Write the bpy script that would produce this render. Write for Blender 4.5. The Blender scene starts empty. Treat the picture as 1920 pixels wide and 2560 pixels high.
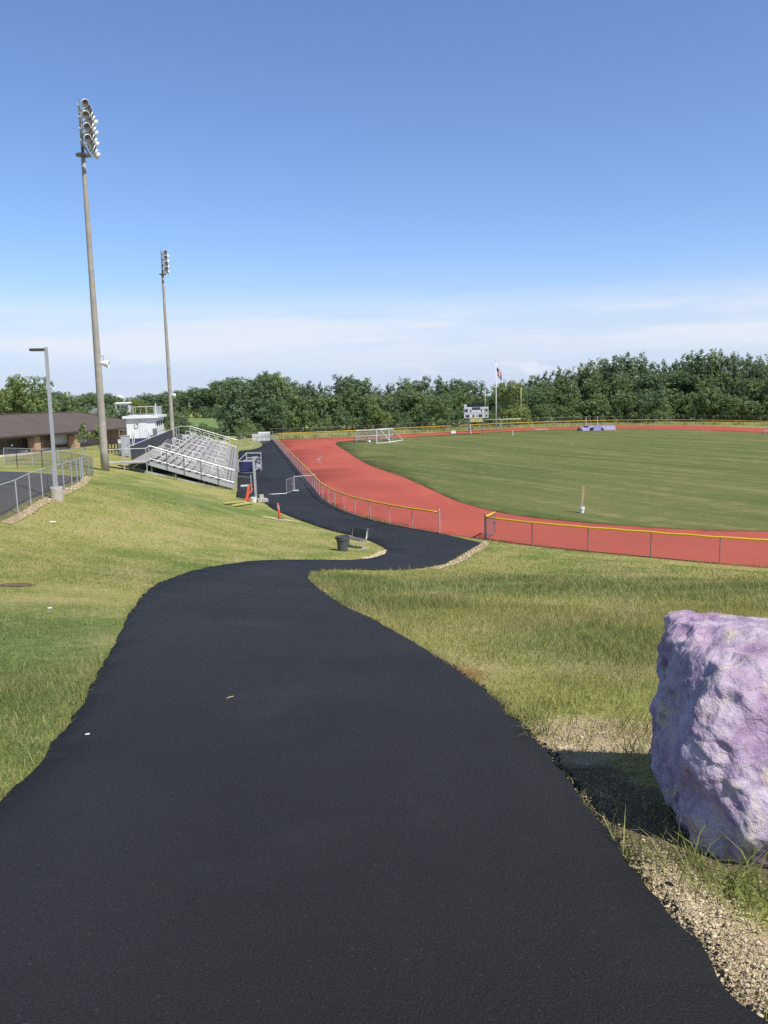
import bpy, bmesh, math, random
import numpy as np
from mathutils import Vector, Matrix, noise
from mathutils.geometry import delaunay_2d_cdt
random.seed(7); rng = np.random.default_rng(11)
scene = bpy.context.scene
COL = scene.collection
R = math.radians

# ------------------------------------------------------------------ camera
F, PIT, ROLL, H = 2000.0, math.atan(284/2000.0), 0.024, 7.7
cp, sp, cr, sr = math.cos(PIT), math.sin(PIT), math.cos(ROLL), math.sin(ROLL)
def ray(px, py):
    u = (px-960)/F; v = (1280-py)/F
    u0 = u*cr + v*sr; v0 = -u*sr + v*cr
    return np.array([u0, v0*sp + cp, v0*cp - sp])
def atY(px, py, Y):
    d = ray(px, py); t = Y/d[1]; return np.array([d[0]*t, Y, H+d[2]*t])
def atZ(px, py, z=0.0):
    d = ray(px, py); t = (z-H)/d[2]; return np.array([d[0]*t, d[1]*t, z])
cam_d = bpy.data.cameras.new('camera'); cam = bpy.data.objects.new('camera', cam_d); COL.objects.link(cam)
xc = Vector((cr, -sr*sp, -sr*cp)); yc = Vector((sr, cr*sp, cr*cp)); zc = Vector((0, -cp, sp))
M = Matrix((xc, yc, zc)).transposed().to_4x4(); M.translation = (0, 0, H)
cam.matrix_world = M
cam_d.sensor_fit = 'VERTICAL'; cam_d.sensor_height = 36; cam_d.lens = 36*F/2560
cam_d.clip_start = .05; cam_d.clip_end = 9000
scene.camera = cam

# ------------------------------------------------------------------ light
SUN_EL = R(54); SUN_H = Vector((.72, -.69, 0)).normalized()
sv = Vector((SUN_H.x*math.cos(SUN_EL), SUN_H.y*math.cos(SUN_EL), math.sin(SUN_EL)))
sl = bpy.data.lights.new('sun', 'SUN'); sl.energy = 4.7; sl.angle = R(.53); sl.color = (1, .955, .88)
so = bpy.data.objects.new('sun', sl); COL.objects.link(so)
so.rotation_euler = sv.to_track_quat('Z', 'Y').to_euler(); so.location = (30, -30, 60)
w = bpy.data.worlds.new('World'); scene.world = w; w.use_nodes = True
nt = w.node_tree; nt.nodes.clear(); N = nt.nodes; L = nt.links
def wn(t, **k):
    n = N.new(t)
    for a, b in k.items(): setattr(n, a, b)
    return n
sky = wn('ShaderNodeTexSky', sky_type='NISHITA', sun_disc=False, sun_elevation=SUN_EL)
sky.sun_rotation = math.atan2(SUN_H.x, SUN_H.y)
sky.air_density = 1.0; sky.dust_density = .35; sky.ozone_density = 2.2; sky.altitude = 200
tc = wn('ShaderNodeTexCoord'); sx_ = wn('ShaderNodeSeparateXYZ'); L.new(tc.outputs['Generated'], sx_.inputs[0])
mp = wn('ShaderNodeMapping'); mp.inputs['Scale'].default_value = (3.2, 3.2, 30); L.new(tc.outputs['Generated'], mp.inputs[0])
nz = wn('ShaderNodeTexNoise'); nz.inputs['Scale'].default_value = 1.1; nz.inputs['Detail'].default_value = 7; nz.inputs['Roughness'].default_value = .55
L.new(mp.outputs[0], nz.inputs['Vector'])
def mr(src, a, b, c, d, smooth=True):
    n = wn('ShaderNodeMapRange'); n.interpolation_type = 'SMOOTHSTEP' if smooth else 'LINEAR'
    n.inputs[1].default_value = a; n.inputs[2].default_value = b; n.inputs[3].default_value = c; n.inputs[4].default_value = d
    L.new(src, n.inputs[0]); return n.outputs[0]
def mth(op, a, b):
    n = wn('ShaderNodeMath', operation=op)
    for i, q in enumerate((a, b)):
        if isinstance(q, (int, float)): n.inputs[i].default_value = q
        else: L.new(q, n.inputs[i])
    return n.outputs[0]
el = sx_.outputs['Z']
# a thin milky cloud deck low over the horizon, with a soft ragged upper edge
elw = mth('ADD', el, mth('MULTIPLY', mth('SUBTRACT', nz.outputs[0], .5), .06))
haze_low = mr(elw, -.01, .185, .92, 0)
# a few small puffs
mp2 = wn('ShaderNodeMapping'); mp2.inputs['Scale'].default_value = (9, 9, 26); mp2.inputs['Location'].default_value = (1.7, .4, .3); L.new(tc.outputs['Generated'], mp2.inputs[0])
nz2 = wn('ShaderNodeTexNoise'); nz2.inputs['Scale'].default_value = 1.3; nz2.inputs['Detail'].default_value = 6; L.new(mp2.outputs[0], nz2.inputs['Vector'])
puff = mth('MULTIPLY', mr(nz2.outputs[0], .56, .68, 0, .6), mth('MULTIPLY', mr(el, .012, .03, 0, 1), mr(el, .04, .075, 1, 0)))
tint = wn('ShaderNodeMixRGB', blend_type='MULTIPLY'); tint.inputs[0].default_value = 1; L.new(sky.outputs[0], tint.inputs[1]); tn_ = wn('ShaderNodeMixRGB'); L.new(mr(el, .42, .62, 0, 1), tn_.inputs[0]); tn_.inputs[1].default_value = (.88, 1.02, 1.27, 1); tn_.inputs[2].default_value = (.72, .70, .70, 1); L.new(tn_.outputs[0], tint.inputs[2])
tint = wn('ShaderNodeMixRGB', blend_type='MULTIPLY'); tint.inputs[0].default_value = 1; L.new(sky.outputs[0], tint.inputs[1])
tn_ = wn('ShaderNodeMixRGB'); L.new(mr(el, .42, .60, 0, 1), tn_.inputs[0]); tn_.inputs[1].default_value = (.86, .96, 1.17, 1); tn_.inputs[2].default_value = (.46, .43, .40, 1); L.new(tn_.outputs[0], tint.inputs[2])  # unseen upper sky is dimmed here to weaken the fill in shadows
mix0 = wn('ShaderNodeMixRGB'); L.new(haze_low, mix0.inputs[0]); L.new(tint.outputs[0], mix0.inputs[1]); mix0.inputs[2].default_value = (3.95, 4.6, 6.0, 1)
band = mth('MULTIPLY', mth('MULTIPLY', mr(el, .025, .075, .12, 1), mr(elw, .085, .135, 1, 0)), mr(nz.outputs[0], .36, .60, .25, .95))
mix = wn('ShaderNodeMixRGB'); L.new(band, mix.inputs[0]); L.new(mix0.outputs[0], mix.inputs[1]); mix.inputs[2].default_value = (5.55, 5.85, 6.55, 1)
mix2 = wn('ShaderNodeMixRGB'); L.new(puff, mix2.inputs[0]); L.new(mix.outputs[0], mix2.inputs[1]); mix2.inputs[2].default_value = (6.0, 6.25, 6.8, 1)
bg = wn('ShaderNodeBackground'); bg.inputs[1].default_value = .145; L.new(mix2.outputs[0], bg.inputs[0])
wo = wn('ShaderNodeOutputWorld'); L.new(bg.outputs[0], wo.inputs[0])
vs = scene.view_settings; vs.view_transform = 'Standard'; vs.look = 'None'; vs.exposure = 0; vs.gamma = 1; vs.use_curve_mapping = False
scene.render.engine = 'CYCLES'; scene.cycles.max_bounces = 6; scene.cycles.diffuse_bounces = 2; scene.cycles.glossy_bounces = 2
scene.cycles.transparent_max_bounces = 24; scene.cycles.caustics_reflective = False; scene.cycles.caustics_refractive = False
try: scene.cycles.use_denoising = False
except Exception: pass

# ------------------------------------------------------------------ materials
class Mat:
    def __init__(s, name, col=(.5, .5, .5), rough=.6, metal=0., spec=.4):
        s.m = bpy.data.materials.new(name); s.m.use_nodes = True
        s.nt = s.m.node_tree; s.N = s.nt.nodes; s.L = s.nt.links
        s.b = s.N['Principled BSDF']; s.out = s.N['Material Output']
        s.b.inputs['Base Color'].default_value = (*col, 1); s.b.inputs['Roughness'].default_value = rough
        s.b.inputs['Metallic'].default_value = metal; s.b.inputs['Specular IOR Level'].default_value = spec
        s.col = None
    def node(s, t, **k):
        n = s.N.new(t)
        for a, b in k.items(): setattr(n, a, b)
        return n
    def pos(s, kind='world'):
        if kind == 'world': return s.node('ShaderNodeNewGeometry').outputs['Position']
        return s.node('ShaderNodeTexCoord').outputs['Object']
    def noise(s, scale, detail=4, rough=.55, kind='world', stretch=None, rot=0, dist=0):
        v = s.pos(kind)
        if stretch or rot:
            mp = s.node('ShaderNodeMapping'); mp.vector_type = 'TEXTURE'
            st = stretch or (1, 1, 1); mp.inputs['Scale'].default_value = st; mp.inputs['Rotation'].default_value = (0, 0, rot)
            s.L.new(v, mp.inputs[0]); v = mp.outputs[0]
        n = s.node('ShaderNodeTexNoise'); n.inputs['Scale'].default_value = scale; n.inputs['Detail'].default_value = detail
        n.inputs['Roughness'].default_value = rough; n.inputs['Distortion'].default_value = dist
        s.L.new(v, n.inputs['Vector']); return n.outputs[0]
    def rng(s, src, a, b, c=0., d=1.):
        n = s.node('ShaderNodeMapRange'); n.inputs[1].default_value = a; n.inputs[2].default_value = b
        n.inputs[3].default_value = c; n.inputs[4].default_value = d; s.L.new(src, n.inputs[0]); return n.outputs[0]
    def math(s, op, a, b=0.):
        n = s.node('ShaderNodeMath', operation=op)
        for i, q in enumerate((a, b)):
            if isinstance(q, (int, float)): n.inputs[i].default_value = q
            else: s.L.new(q, n.inputs[i])
        return n.outputs[0]
    def mix(s, fac, a, b, mode='MIX'):
        n = s.node('ShaderNodeMixRGB', blend_type=mode)
        for i, q in enumerate((fac, a, b)):
            if isinstance(q, (int, float)): n.inputs[i].default_value = q
            elif isinstance(q, tuple): n.inputs[i].default_value = (*q, 1)
            else: s.L.new(q, n.inputs[i])
        return n.outputs[0]
    def attr(s, name):
        n = s.node('ShaderNodeAttribute', attribute_name=name); return n.outputs['Fac']
    def set(s, c): s.L.new(c, s.b.inputs['Base Color']); return s
    def bump(s, h, strength=.3, dist=.02):
        n = s.node('ShaderNodeBump'); n.inputs['Strength'].default_value = strength; n.inputs['Distance'].default_value = dist
        s.L.new(h, n.inputs['Height']); s.L.new(n.outputs[0], s.b.inputs['Normal']); return s
def simple(name, col, rough=.6, metal=0., var=.18, scale=3., spec=.4, bump=0, kind='world'):
    m = Mat(name, col, rough, metal, spec)
    n = m.noise(scale, 5, kind=kind)
    k = m.rng(n, .25, .75, 1-var, 1+var)
    m.set(m.mix(1.0, tuple(col), k, 'MULTIPLY'))
    if bump: m.bump(m.noise(scale*12, 4, kind=kind), bump, .01)
    return m.m
GRAVEL_Z = [((1.5, 5.35), (.62, .55)), ((1.15, 5.0), (.30, .40)), ((1.15, 2.85), (.17, .5)), ((1.22, 2.3), (.27, .5)), ((1.27, 1.7), (.34, .6))]
SOIL_Z = [((1.15, 4.1), (.33, .85)), ((1.6, 3.6), (.55, .65))]
BROWN_Z = [((1.47, 2.42), (.17, .30)), ((.75, 7.6), (.25, .5))]
def grass_color(m, mode, soil=True):
    """colour of turf by world position: green / olive / straw patches"""
    big = m.noise(.09, 3); mid = m.noise(.55, 5, .6); fine = m.noise(5.5, 5, .65); tiny = m.noise(38, 3, .6)
    if mode == 'field':
        g1, g2, dry = (.120, .160, .048), (.222, .230, .082), (.36, .31, .135)
        st = m.noise(1, 5, .62, stretch=(4.2, 30, 1), rot=R(27), dist=.3)
        st2 = m.noise(1, 5, .62, stretch=(1.5, 24, 1), rot=R(27), dist=.2)
        c = m.mix(m.rng(m.math('ADD', m.math('MULTIPLY', st, .6), m.math('MULTIPLY', st2, .4)), .37, .63), g1, g2)
        c = m.mix(m.rng(m.math('ADD', mid, m.math('MULTIPLY', m.math('SUBTRACT', st2, .5), 1.1)),   .52, .82, 0, .7), c, dry)
    else:
        g1, g2, dry = (.215, .280, .072), (.425, .410, .130), (.54, .455, .225)
        c = m.mix(m.rng(m.math('ADD', big, m.math('MULTIPLY', mid, .5)), .56, .86), g1, g2)
        c = m.mix(m.rng(m.math('ADD', mid, m.math('MULTIPLY', fine, .5)), .70, .98, 0, .85), c, dry)
        for (cx_, cy_), (rx_, ry_), k_ in (((-5.2, 8.0), (3.4, 5.0), .75), ((7, 21.5), (13, 4.6), .40), ((2.6, 9.5), (1.6, 2.6), .4), ((-.6, 15.5), (1.6, 3.2), .5), ((-13, 47), (9, 5), .35)):
            vm = m.node('ShaderNodeVectorMath', operation='SUBTRACT'); m.L.new(m.pos(), vm.inputs[0]); vm.inputs[1].default_value = (cx_, cy_, 0)
            vs2 = m.node('ShaderNodeVectorMath', operation='MULTIPLY'); m.L.new(vm.outputs[0], vs2.inputs[0]); vs2.inputs[1].default_value = (1/rx_, 1/ry_, 0)
            vl = m.node('ShaderNodeVectorMath', operation='LENGTH'); m.L.new(vs2.outputs[0], vl.inputs[0])
            zone = m.rng(m.math('ADD', vl.outputs['Value'], m.math('MULTIPLY', m.math('SUBTRACT', mid, .5), 1.6)), .55, 1.15, k_, 0)
            c = m.mix(zone, c, m.mix(m.rng(fine, .3, .7), (.098, .180, .042), (.185, .268, .078)))
    def zone(cxy, rxy, a, b, amp):
        vm = m.node('ShaderNodeVectorMath', operation='SUBTRACT'); m.L.new(m.pos(), vm.inputs[0]); vm.inputs[1].default_value = (*cxy, 0)
        vs2 = m.node('ShaderNodeVectorMath', operation='MULTIPLY'); m.L.new(vm.outputs[0], vs2.inputs[0]); vs2.inputs[1].default_value = (1/rxy[0], 1/rxy[1], 0)
        vl = m.node('ShaderNodeVectorMath', operation='LENGTH'); m.L.new(vs2.outputs[0], vl.inputs[0])
        return m.rng(m.math('ADD', vl.outputs['Value'], m.math('MULTIPLY', m.math('SUBTRACT', m.math('ADD', m.math('MULTIPLY', fine, .6), m.math('MULTIPLY', tiny, .4)), .5), amp)), a, b, 1, 0)
    c = m.mix(m.rng(fine, .3, .7, .30, 0), c, (.06, .08, .025))
    if mode == 'lawn':
        for q in BROWN_Z: c = m.mix(m.math('MULTIPLY', zone(*q, .6, 1.1, 1.4), .8), c, (.36, .20, .085))
    k = m.rng(tiny, .28, .72, .5, 1.42)
    c = m.mix(1.0, c, k, 'MULTIPLY')
    if mode == 'lawn' and soil:
        v = m.node('ShaderNodeTexVoronoi'); v.inputs['Scale'].default_value = 85; m.L.new(m.pos(), v.inputs['Vector'])
        peb = m.mix(m.rng(v.outputs[0], 0, .8), (.74, .62, .42), (.42, .33, .20)); peb = m.mix(m.rng(m.noise(14, 4), .35, .65, .35, 0), peb, (.46, .35, .21)); drt = m.mix(m.rng(v.outputs[0], 0, .8), (.25, .205, .13), (.13, .105, .065))
        for q in SOIL_Z: c = m.mix(zone(*q, .65, 1.15, 1.6), c, drt)
        for q in GRAVEL_Z: c = m.mix(zone(*q, .70, 1.10, 1.6), c, peb)
    return c, fine, tiny
def turf(name, mode):
    m = Mat(name, rough=.9, spec=.1); c, f, t = grass_color(m, mode); m.set(c)
    m.bump(m.math('ADD', m.math('MULTIPLY', f, .5), t), .7, .05); return m.m
M_ = {}
M_['ground'] = turf('lawn_ground', 'lawn'); M_['field'] = turf('field_turf', 'field')
def blades_mat(name, mode):
    m = Mat(name, rough=.55, spec=.25)
    c, f, t = grass_color(m, mode, False)
    tone = m.attr('tone')
    c = m.mix(m.rng(tone, .0, .45, .5, 0), c, (.085, .165, .03))
    c = m.mix(m.rng(tone, .62, 1.0, 0, .85), c, (.58, .50, .25))
    m.set(c)
    tr = m.node('ShaderNodeBsdfTranslucent'); m.L.new(c, tr.inputs[0])
    mx = m.node('ShaderNodeMixShader'); mx.inputs[0].default_value = .3
    m.L.new(m.b.outputs[0], mx.inputs[1]); m.L.new(tr.outputs[0], mx.inputs[2]); m.L.new(mx.outputs[0], m.out.inputs[0]); return m.m
M_['blade'] = blades_mat('grass_blades', 'lawn')
def asphalt(name, base, agg=True):
    m = Mat(name, rough=.7, spec=.20)
    big = m.noise(.35, 5, .6); strk = m.noise(.9, 4, .6, stretch=(1, 5, 1), rot=R(10)); fine = m.noise(105, 4, .75)
    vor = m.node('ShaderNodeTexVoronoi'); vor.inputs['Scale'].default_value = 95; m.L.new(m.pos(), vor.inputs['Vector'])
    k = m.math('MULTIPLY', m.rng(big, .3, .7, .84, 1.18), m.rng(strk, .3, .7, .9, 1.1))
    k = m.math('MULTIPLY', k, m.rng(fine, .28, .72, .55, 1.5))
    c = m.mix(1.0, base, k, 'MULTIPLY')
    m_spk = m.noise(110, 2, .5)
    c = m.mix(m.rng(m_spk, .66, .76, 0, .6), c, (.15, .145, .14))
    pt = m.noise(.8, 3, .5, dist=.6); c = m.mix(m.rng(pt, .58, .70, 0, .28), c, (.015, .0145, .015))
    scr = m.noise(1, 5, .6, stretch=(4.5, .10, 1), rot=R(12)); c = m.mix(m.rng(scr, .70, .80, 0, .16), c, (.13, .13, .135))
    scuff = m.noise(.5, 6, .65)
    c = m.mix(m.rng(scuff, .60, .78, 0, .14), c, (.11, .112, .12))
    m.set(c); m.L.new(m.rng(fine, .2, .8, .52, .80), m.b.inputs['Roughness'])
    m.bump(m.math('ADD', m.math('MULTIPLY', vor.outputs[0], .35), fine), .9, .016); return m.m
M_['asphalt'] = asphalt('fresh_asphalt', (.0262, .0268, .0292))
M_['asphalt_old'] = asphalt('parking_asphalt', (.085, .083, .083))
def track_mat():
    m = Mat('red_track', rough=.8, spec=.2)
    b = m.noise(.12, 4); f = m.noise(60, 3); st = m.noise(.6, 4, stretch=(1, 12, 1), rot=R(10))
    k = m.math('MULTIPLY', m.math('MULTIPLY', m.rng(b, .3, .7, .92, 1.07), m.rng(f, .2, .8, .95, 1.05)), m.rng(st, .3, .7, .95, 1.05))
    m.set(m.mix(1., (.44, .099, .066), k, 'MULTIPLY')); m.bump(f, .2, .003); return m.m
M_['track'] = track_mat()
def galv(name, col=(.50, .51, .53), rough=.5, metal=.25): return simple(name, col, rough, metal, .12, 6)
M_['galv'] = galv('galvanised_steel'); M_['galv_dark'] = galv('weathered_steel', (.23, .235, .24), .5, .4)
M_['alu'] = simple('aluminium_plank', (.42, .40, .375), .6, .1, .14, 2.2)
M_['alu_bright'] = simple('bright_aluminium', (.80, .80, .80), .4, .15, .06, 3)
M_['white'] = simple('white_paint', (.87, .87, .85), .5, 0, .04, 2)
M_['white_metal'] = simple('white_metal', (.84, .84, .82), .4, 0, .04, 3)
M_['yellow'] = simple('yellow_cap', (.80, .50, .035), .45, 0, .10, 2)
M_['pale_yellow'] = simple('pale_yellow_paint', (.80, .76, .46), .45, 0, .06, 2)
M_['orange'] = simple('orange_plastic', (.72, .115, .04), .5, 0, .12, 6)
M_['grey_plastic'] = simple('grey_plastic', (.085, .092, .10), .5, 0, .08, 6)
M_['black_metal'] = simple('black_metal', (.02, .02, .022), .5, .2, .1, 4)
M_['mesh_and_gap_shade'] = simple('windscreen_and_gap_shade', (.052, .056, .062), .85, 0, .3, 2.5)
M_['blue'] = simple('blue_panel', (.06, .065, .18), .5, 0, .12, 4)
M_['wood'] = simple('weathered_wood', (.42, .33, .20), .8, 0, .25, 9)
M_['yellow_wood'] = simple('yellow_plank', (.62, .55, .20), .75, 0, .22, 8)
M_['bark'] = simple('bark', (.10, .075, .055), .95, 0, .35, 3)
M_['concrete'] = simple('concrete', (.46, .43, .37), .9, 0, .14, 5, bump=.3)
M_['walk'] = simple('pale_concrete', (.66, .63, .56), .9, 0, .08, 3)
M_['tan_wall'] = simple('tan_block_wall', (.44, .335, .25), .85, 0, .1, 3)
M_['door'] = simple('dark_door', (.018, .02, .024), .5, 0, .1, 4)
M_['shutter'] = simple('grey_shutter', (.42, .41, .39), .6, 0, .06, 4)
M_['gutter'] = simple('brown_trim', (.075, .062, .055), .6, 0, .15, 3)
M_['brownfence'] = simple('brown_slats', (.07, .035, .025), .7, 0, .2, 5)
M_['glass_dark'] = simple('dark_glass', (.02, .022, .026), .1, 0, .1, 3, spec=.6)
M_['lens'] = simple('lamp_lens', (.15, .155, .165), .25, .2, .3, 8, spec=.6)
M_['reflector'] = simple('spun_reflector', (.82, .83, .84), .35, .2, .05, 5)
M_['purple_mat'] = simple('purple_vinyl', (.26, .21, .42), .5, 0, .16, 2)
M_['navy'] = simple('navy_panel', (.018, .019, .036), .5, 0, .1, 2)
M_['board'] = simple('board_grey', (.68, .67, .71), .6, 0, .06, 3)
M_['digit'] = simple('digit_window', (.03, .028, .035), .4, 0, .1, 6)
M_['segment'] = simple('unlit_segments', (.16, .15, .17), .5, 0, .1, 6)
M_['sign_yellow'] = simple('sign_yellow', (.78, .70, .20), .5, 0, .06, 3)
M_['sign_dark'] = simple('sign_lettering', (.10, .08, .03), .5, 0, .06, 3)
M_['flag_red'] = simple('flag_red', (.42, .03, .05), .8, 0, .08, 3)
M_['flag_white'] = simple('flag_white', (.80, .80, .80), .8, 0, .04, 3)
M_['flag_blue'] = simple('flag_blue', (.03, .04, .14), .8, 0, .08, 3)
M_['dirt'] = simple('brown_dirt', (.155, .098, .066), .95, 0, .25, 8, bump=.5)
M_['frost'] = simple('frosted_roof', (.60, .61, .60), .4, 0, .08, 3)
M_['shingle'] = simple('grey_shingle', (.17, .175, .18), .9, 0, .2, 1.5)
M_['siding'] = simple('white_siding', (.74, .75, .75), .6, 0, .04, 2)
def pole_mat():
    m = Mat('spun_concrete', rough=.85, spec=.2)
    n = m.noise(1.6, 6, .6); st = m.noise(1.2, 5, .6, stretch=(.25, .25, 5)); f = m.noise(30, 3)
    c = m.mix(m.rng(n, .35, .65), (.34, .31, .265), (.46, .42, .355))
    c = m.mix(m.rng(st, .52, .72, 0, .5), c, (.33, .255, .205))
    m.set(m.mix(1., c, m.rng(f, .2, .8, .88, 1.1), 'MULTIPLY')); m.bump(f, .25, .01); return m.m
M_['pole'] = pole_mat()
def roof_mat():
    m = Mat('standing_seam_roof', rough=.7, spec=.12)
    uv = m.node('ShaderNodeUVMap'); s = m.node('ShaderNodeSeparateXYZ'); m.L.new(uv.outputs[0], s.inputs[0])
    fr = m.math('FRACT', m.math('MULTIPLY', s.outputs[0], 1/.46)); seam = m.math('LESS_THAN', fr, .17)
    n = m.noise(.6, 5)
    c = m.mix(m.rng(n, .3, .7), (.128, .106, .092), (.165, .136, .117)); m.set(m.mix(m.math('MULTIPLY', seam, .55), c, (.045, .038, .036)))
    m.bump(seam, 1., .05); return m.m
M_['roof'] = roof_mat()
def brick_mat():
    m = Mat('sandstone_brick', rough=.9, spec=.15)
    b = m.node('ShaderNodeTexBrick'); b.inputs['Scale'].default_value = 1; b.inputs['Brick Width'].default_value = .42; b.inputs['Row Height'].default_value = .2
    b.inputs['Mortar Size'].default_value = .012
    b.inputs['Color1'].default_value = (.50, .31, .18, 1); b.inputs['Color2'].default_value = (.40, .25, .15, 1); b.inputs['Mortar'].default_value = (.42, .35, .27, 1)
    uv = m.node('ShaderNodeUVMap'); m.L.new(uv.outputs[0], b.inputs['Vector'])
    m.set(m.mix(1., b.outputs[0], m.rng(m.noise(4, 5), .3, .7, .85, 1.15), 'MULTIPLY')); return m.m
M_['brick'] = brick_mat()
def chain_mat(name, cover, col, pitch=.055):
    m = Mat(name, col, .45, .5)
    uv = m.node('ShaderNodeUVMap'); s = m.node('ShaderNodeSeparateXYZ'); m.L.new(uv.outputs[0], s.inputs[0])
    a = m.math('FRACT', m.math('MULTIPLY', m.math('ADD', s.outputs[0], s.outputs[1]), 1/pitch))
    b = m.math('FRACT', m.math('MULTIPLY', m.math('SUBTRACT', s.outputs[0], s.outputs[1]), 1/pitch))
    wire = m.math('MAXIMUM', m.math('LESS_THAN', a, cover/2), m.math('LESS_THAN', b, cover/2))
    tr = m.node('ShaderNodeBsdfTransparent'); mx = m.node('ShaderNodeMixShader')
    m.L.new(wire, mx.inputs[0]); m.L.new(tr.outputs[0], mx.inputs[1]); m.L.new(m.b.outputs[0], mx.inputs[2]); m.L.new(mx.outputs[0], m.out.inputs[0])
    return m.m
M_['chain'] = chain_mat('chain_link', .10, (.36, .36, .36)); M_['chain_dense'] = chain_mat('weathered_chain_link', .42, (.24, .245, .25)); M_['chain_far'] = chain_mat('far_chain_link', .10, (.16, .165, .16))
def rock_mat():
    m = Mat('painted_boulder', rough=.5, spec=.35)
    a = m.noise(2.6, 6, .6, 'obj'); b = m.noise(6.5, 6, .65, 'obj', dist=.6); c_ = m.noise(22, 5, .6, 'obj'); d = m.noise(4.0, 6, .65, 'obj', dist=1.2)
    c = m.mix(m.rng(a, .33, .56), (.235, .135, .265), (.50, .365, .50))
    c = m.mix(m.rng(b, .44, .62, 0, .8), c, (.61, .53, .61))
    c = m.mix(m.rng(m.noise(3.4, 5, .6, 'obj', dist=.8), .56, .70, 0, .7), c, (.46, .42, .57))
    c = m.mix(m.rng(d, .51, .64, 0, .8), c, (.66, .58, .42))
    c = m.mix(m.rng(m.noise(9, 5, .65, 'obj'), .58, .70, 0, .55), c, (.36, .21, .36))
    c = m.mix(1., c, m.rng(c_, .25, .75, .82, 1.16), 'MULTIPLY'); m.set(c)
    vo = m.node('ShaderNodeTexVoronoi', feature='DISTANCE_TO_EDGE'); vo.inputs['Scale'].default_value = 5.5; mpv = m.node('ShaderNodeVectorMath', operation='ADD'); m.L.new(m.pos('obj'), mpv.inputs[0]); nv3 = m.node('ShaderNodeTexNoise'); nv3.inputs['Scale'].default_value = 3; nv3.inputs['Detail'].default_value = 5; m.L.new(m.pos('obj'), nv3.inputs['Vector']); m.L.new(nv3.outputs['Color'], mpv.inputs[1]); m.L.new(mpv.outputs[0], vo.inputs['Vector'])
    crack = m.rng(vo.outputs[0], 0, .05, 0, 1)
    hgt = m.math('ADD', m.math('ADD', b, m.math('MULTIPLY', c_, .7)), m.math('MULTIPLY', crack, .07)); hgt = m.math('ADD', hgt, m.math('MULTIPLY', m.noise(70, 4, .7, 'obj'), .25))
    m.bump(hgt, .75, .03); return m.m
M_['rock'] = rock_mat()
def gravel_mat():
    m = Mat('limestone_gravel', rough=.9, spec=.2)
    t = m.attr('tone'); c = m.mix(m.rng(t, 0, 1), (.44, .345, .20), (.72, .62, .43)); c = m.mix(m.rng(t, .0, .14, .6, 0), c, (.16, .14, .12))
    m.set(m.mix(1., c, m.rng(m.noise(60, 4), .3, .7, .85, 1.12), 'MULTIPLY')); return m.m
M_['gravel'] = gravel_mat()
def sand_mat():
    m = Mat('gravel_bed', rough=.95, spec=.1)
    v = m.node('ShaderNodeTexVoronoi'); v.inputs['Scale'].default_value = 70; m.L.new(m.pos(), v.inputs['Vector'])
    c = m.mix(m.rng(v.outputs[0], 0, .9), (.60, .49, .31), (.36, .275, .165)); m.set(m.mix(1., c, m.rng(m.noise(2.5, 5), .3, .7, .8, 1.15), 'MULTIPLY'))
    m.bump(v.outputs[0], .8, .02); return m.m
M_['sand'] = sand_mat(); M_['soil'] = simple('gravelly_soil', (.16, .135, .09), .95, 0, .35, 9, bump=.6)
def leaf_mat(name, c1, c2, c3):
    m = Mat(name, rough=.6, spec=.22)
    oi = m.node('ShaderNodeObjectInfo'); t = m.attr('tone')
    c = m.mix(oi.outputs['Random'], c1, c2); c = m.mix(m.rng(t, .25, 1, 0, .8), c, c3); m.set(c)
    tr = m.node('ShaderNodeBsdfTranslucent'); m.L.new(c, tr.inputs[0]); mx = m.node('ShaderNodeMixShader'); mx.inputs[0].default_value = .35
    m.L.new(m.b.outputs[0], mx.inputs[1]); m.L.new(tr.outputs[0], mx.inputs[2]); m.L.new(mx.outputs[0], m.out.inputs[0]); return m.m
M_['leaf_dark'] = leaf_mat('dark_leaves', (0.129, 0.2, 0.109), (0.174, 0.251, 0.131), (0.297, 0.38, 0.189))
M_['leaf_mid'] = leaf_mat('green_leaves', (0.174, 0.255, 0.112), (0.231, 0.312, 0.137), (0.372, 0.452, 0.198))
M_['leaf_light'] = leaf_mat('light_leaves', (0.2, 0.28, 0.095), (0.258, 0.323, 0.119), (0.388, 0.445, 0.172))
M_['leaf_lime'] = leaf_mat('lime_leaves', (.24, .28, .05), (.27, .30, .06), (.36, .38, .12))

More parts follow.
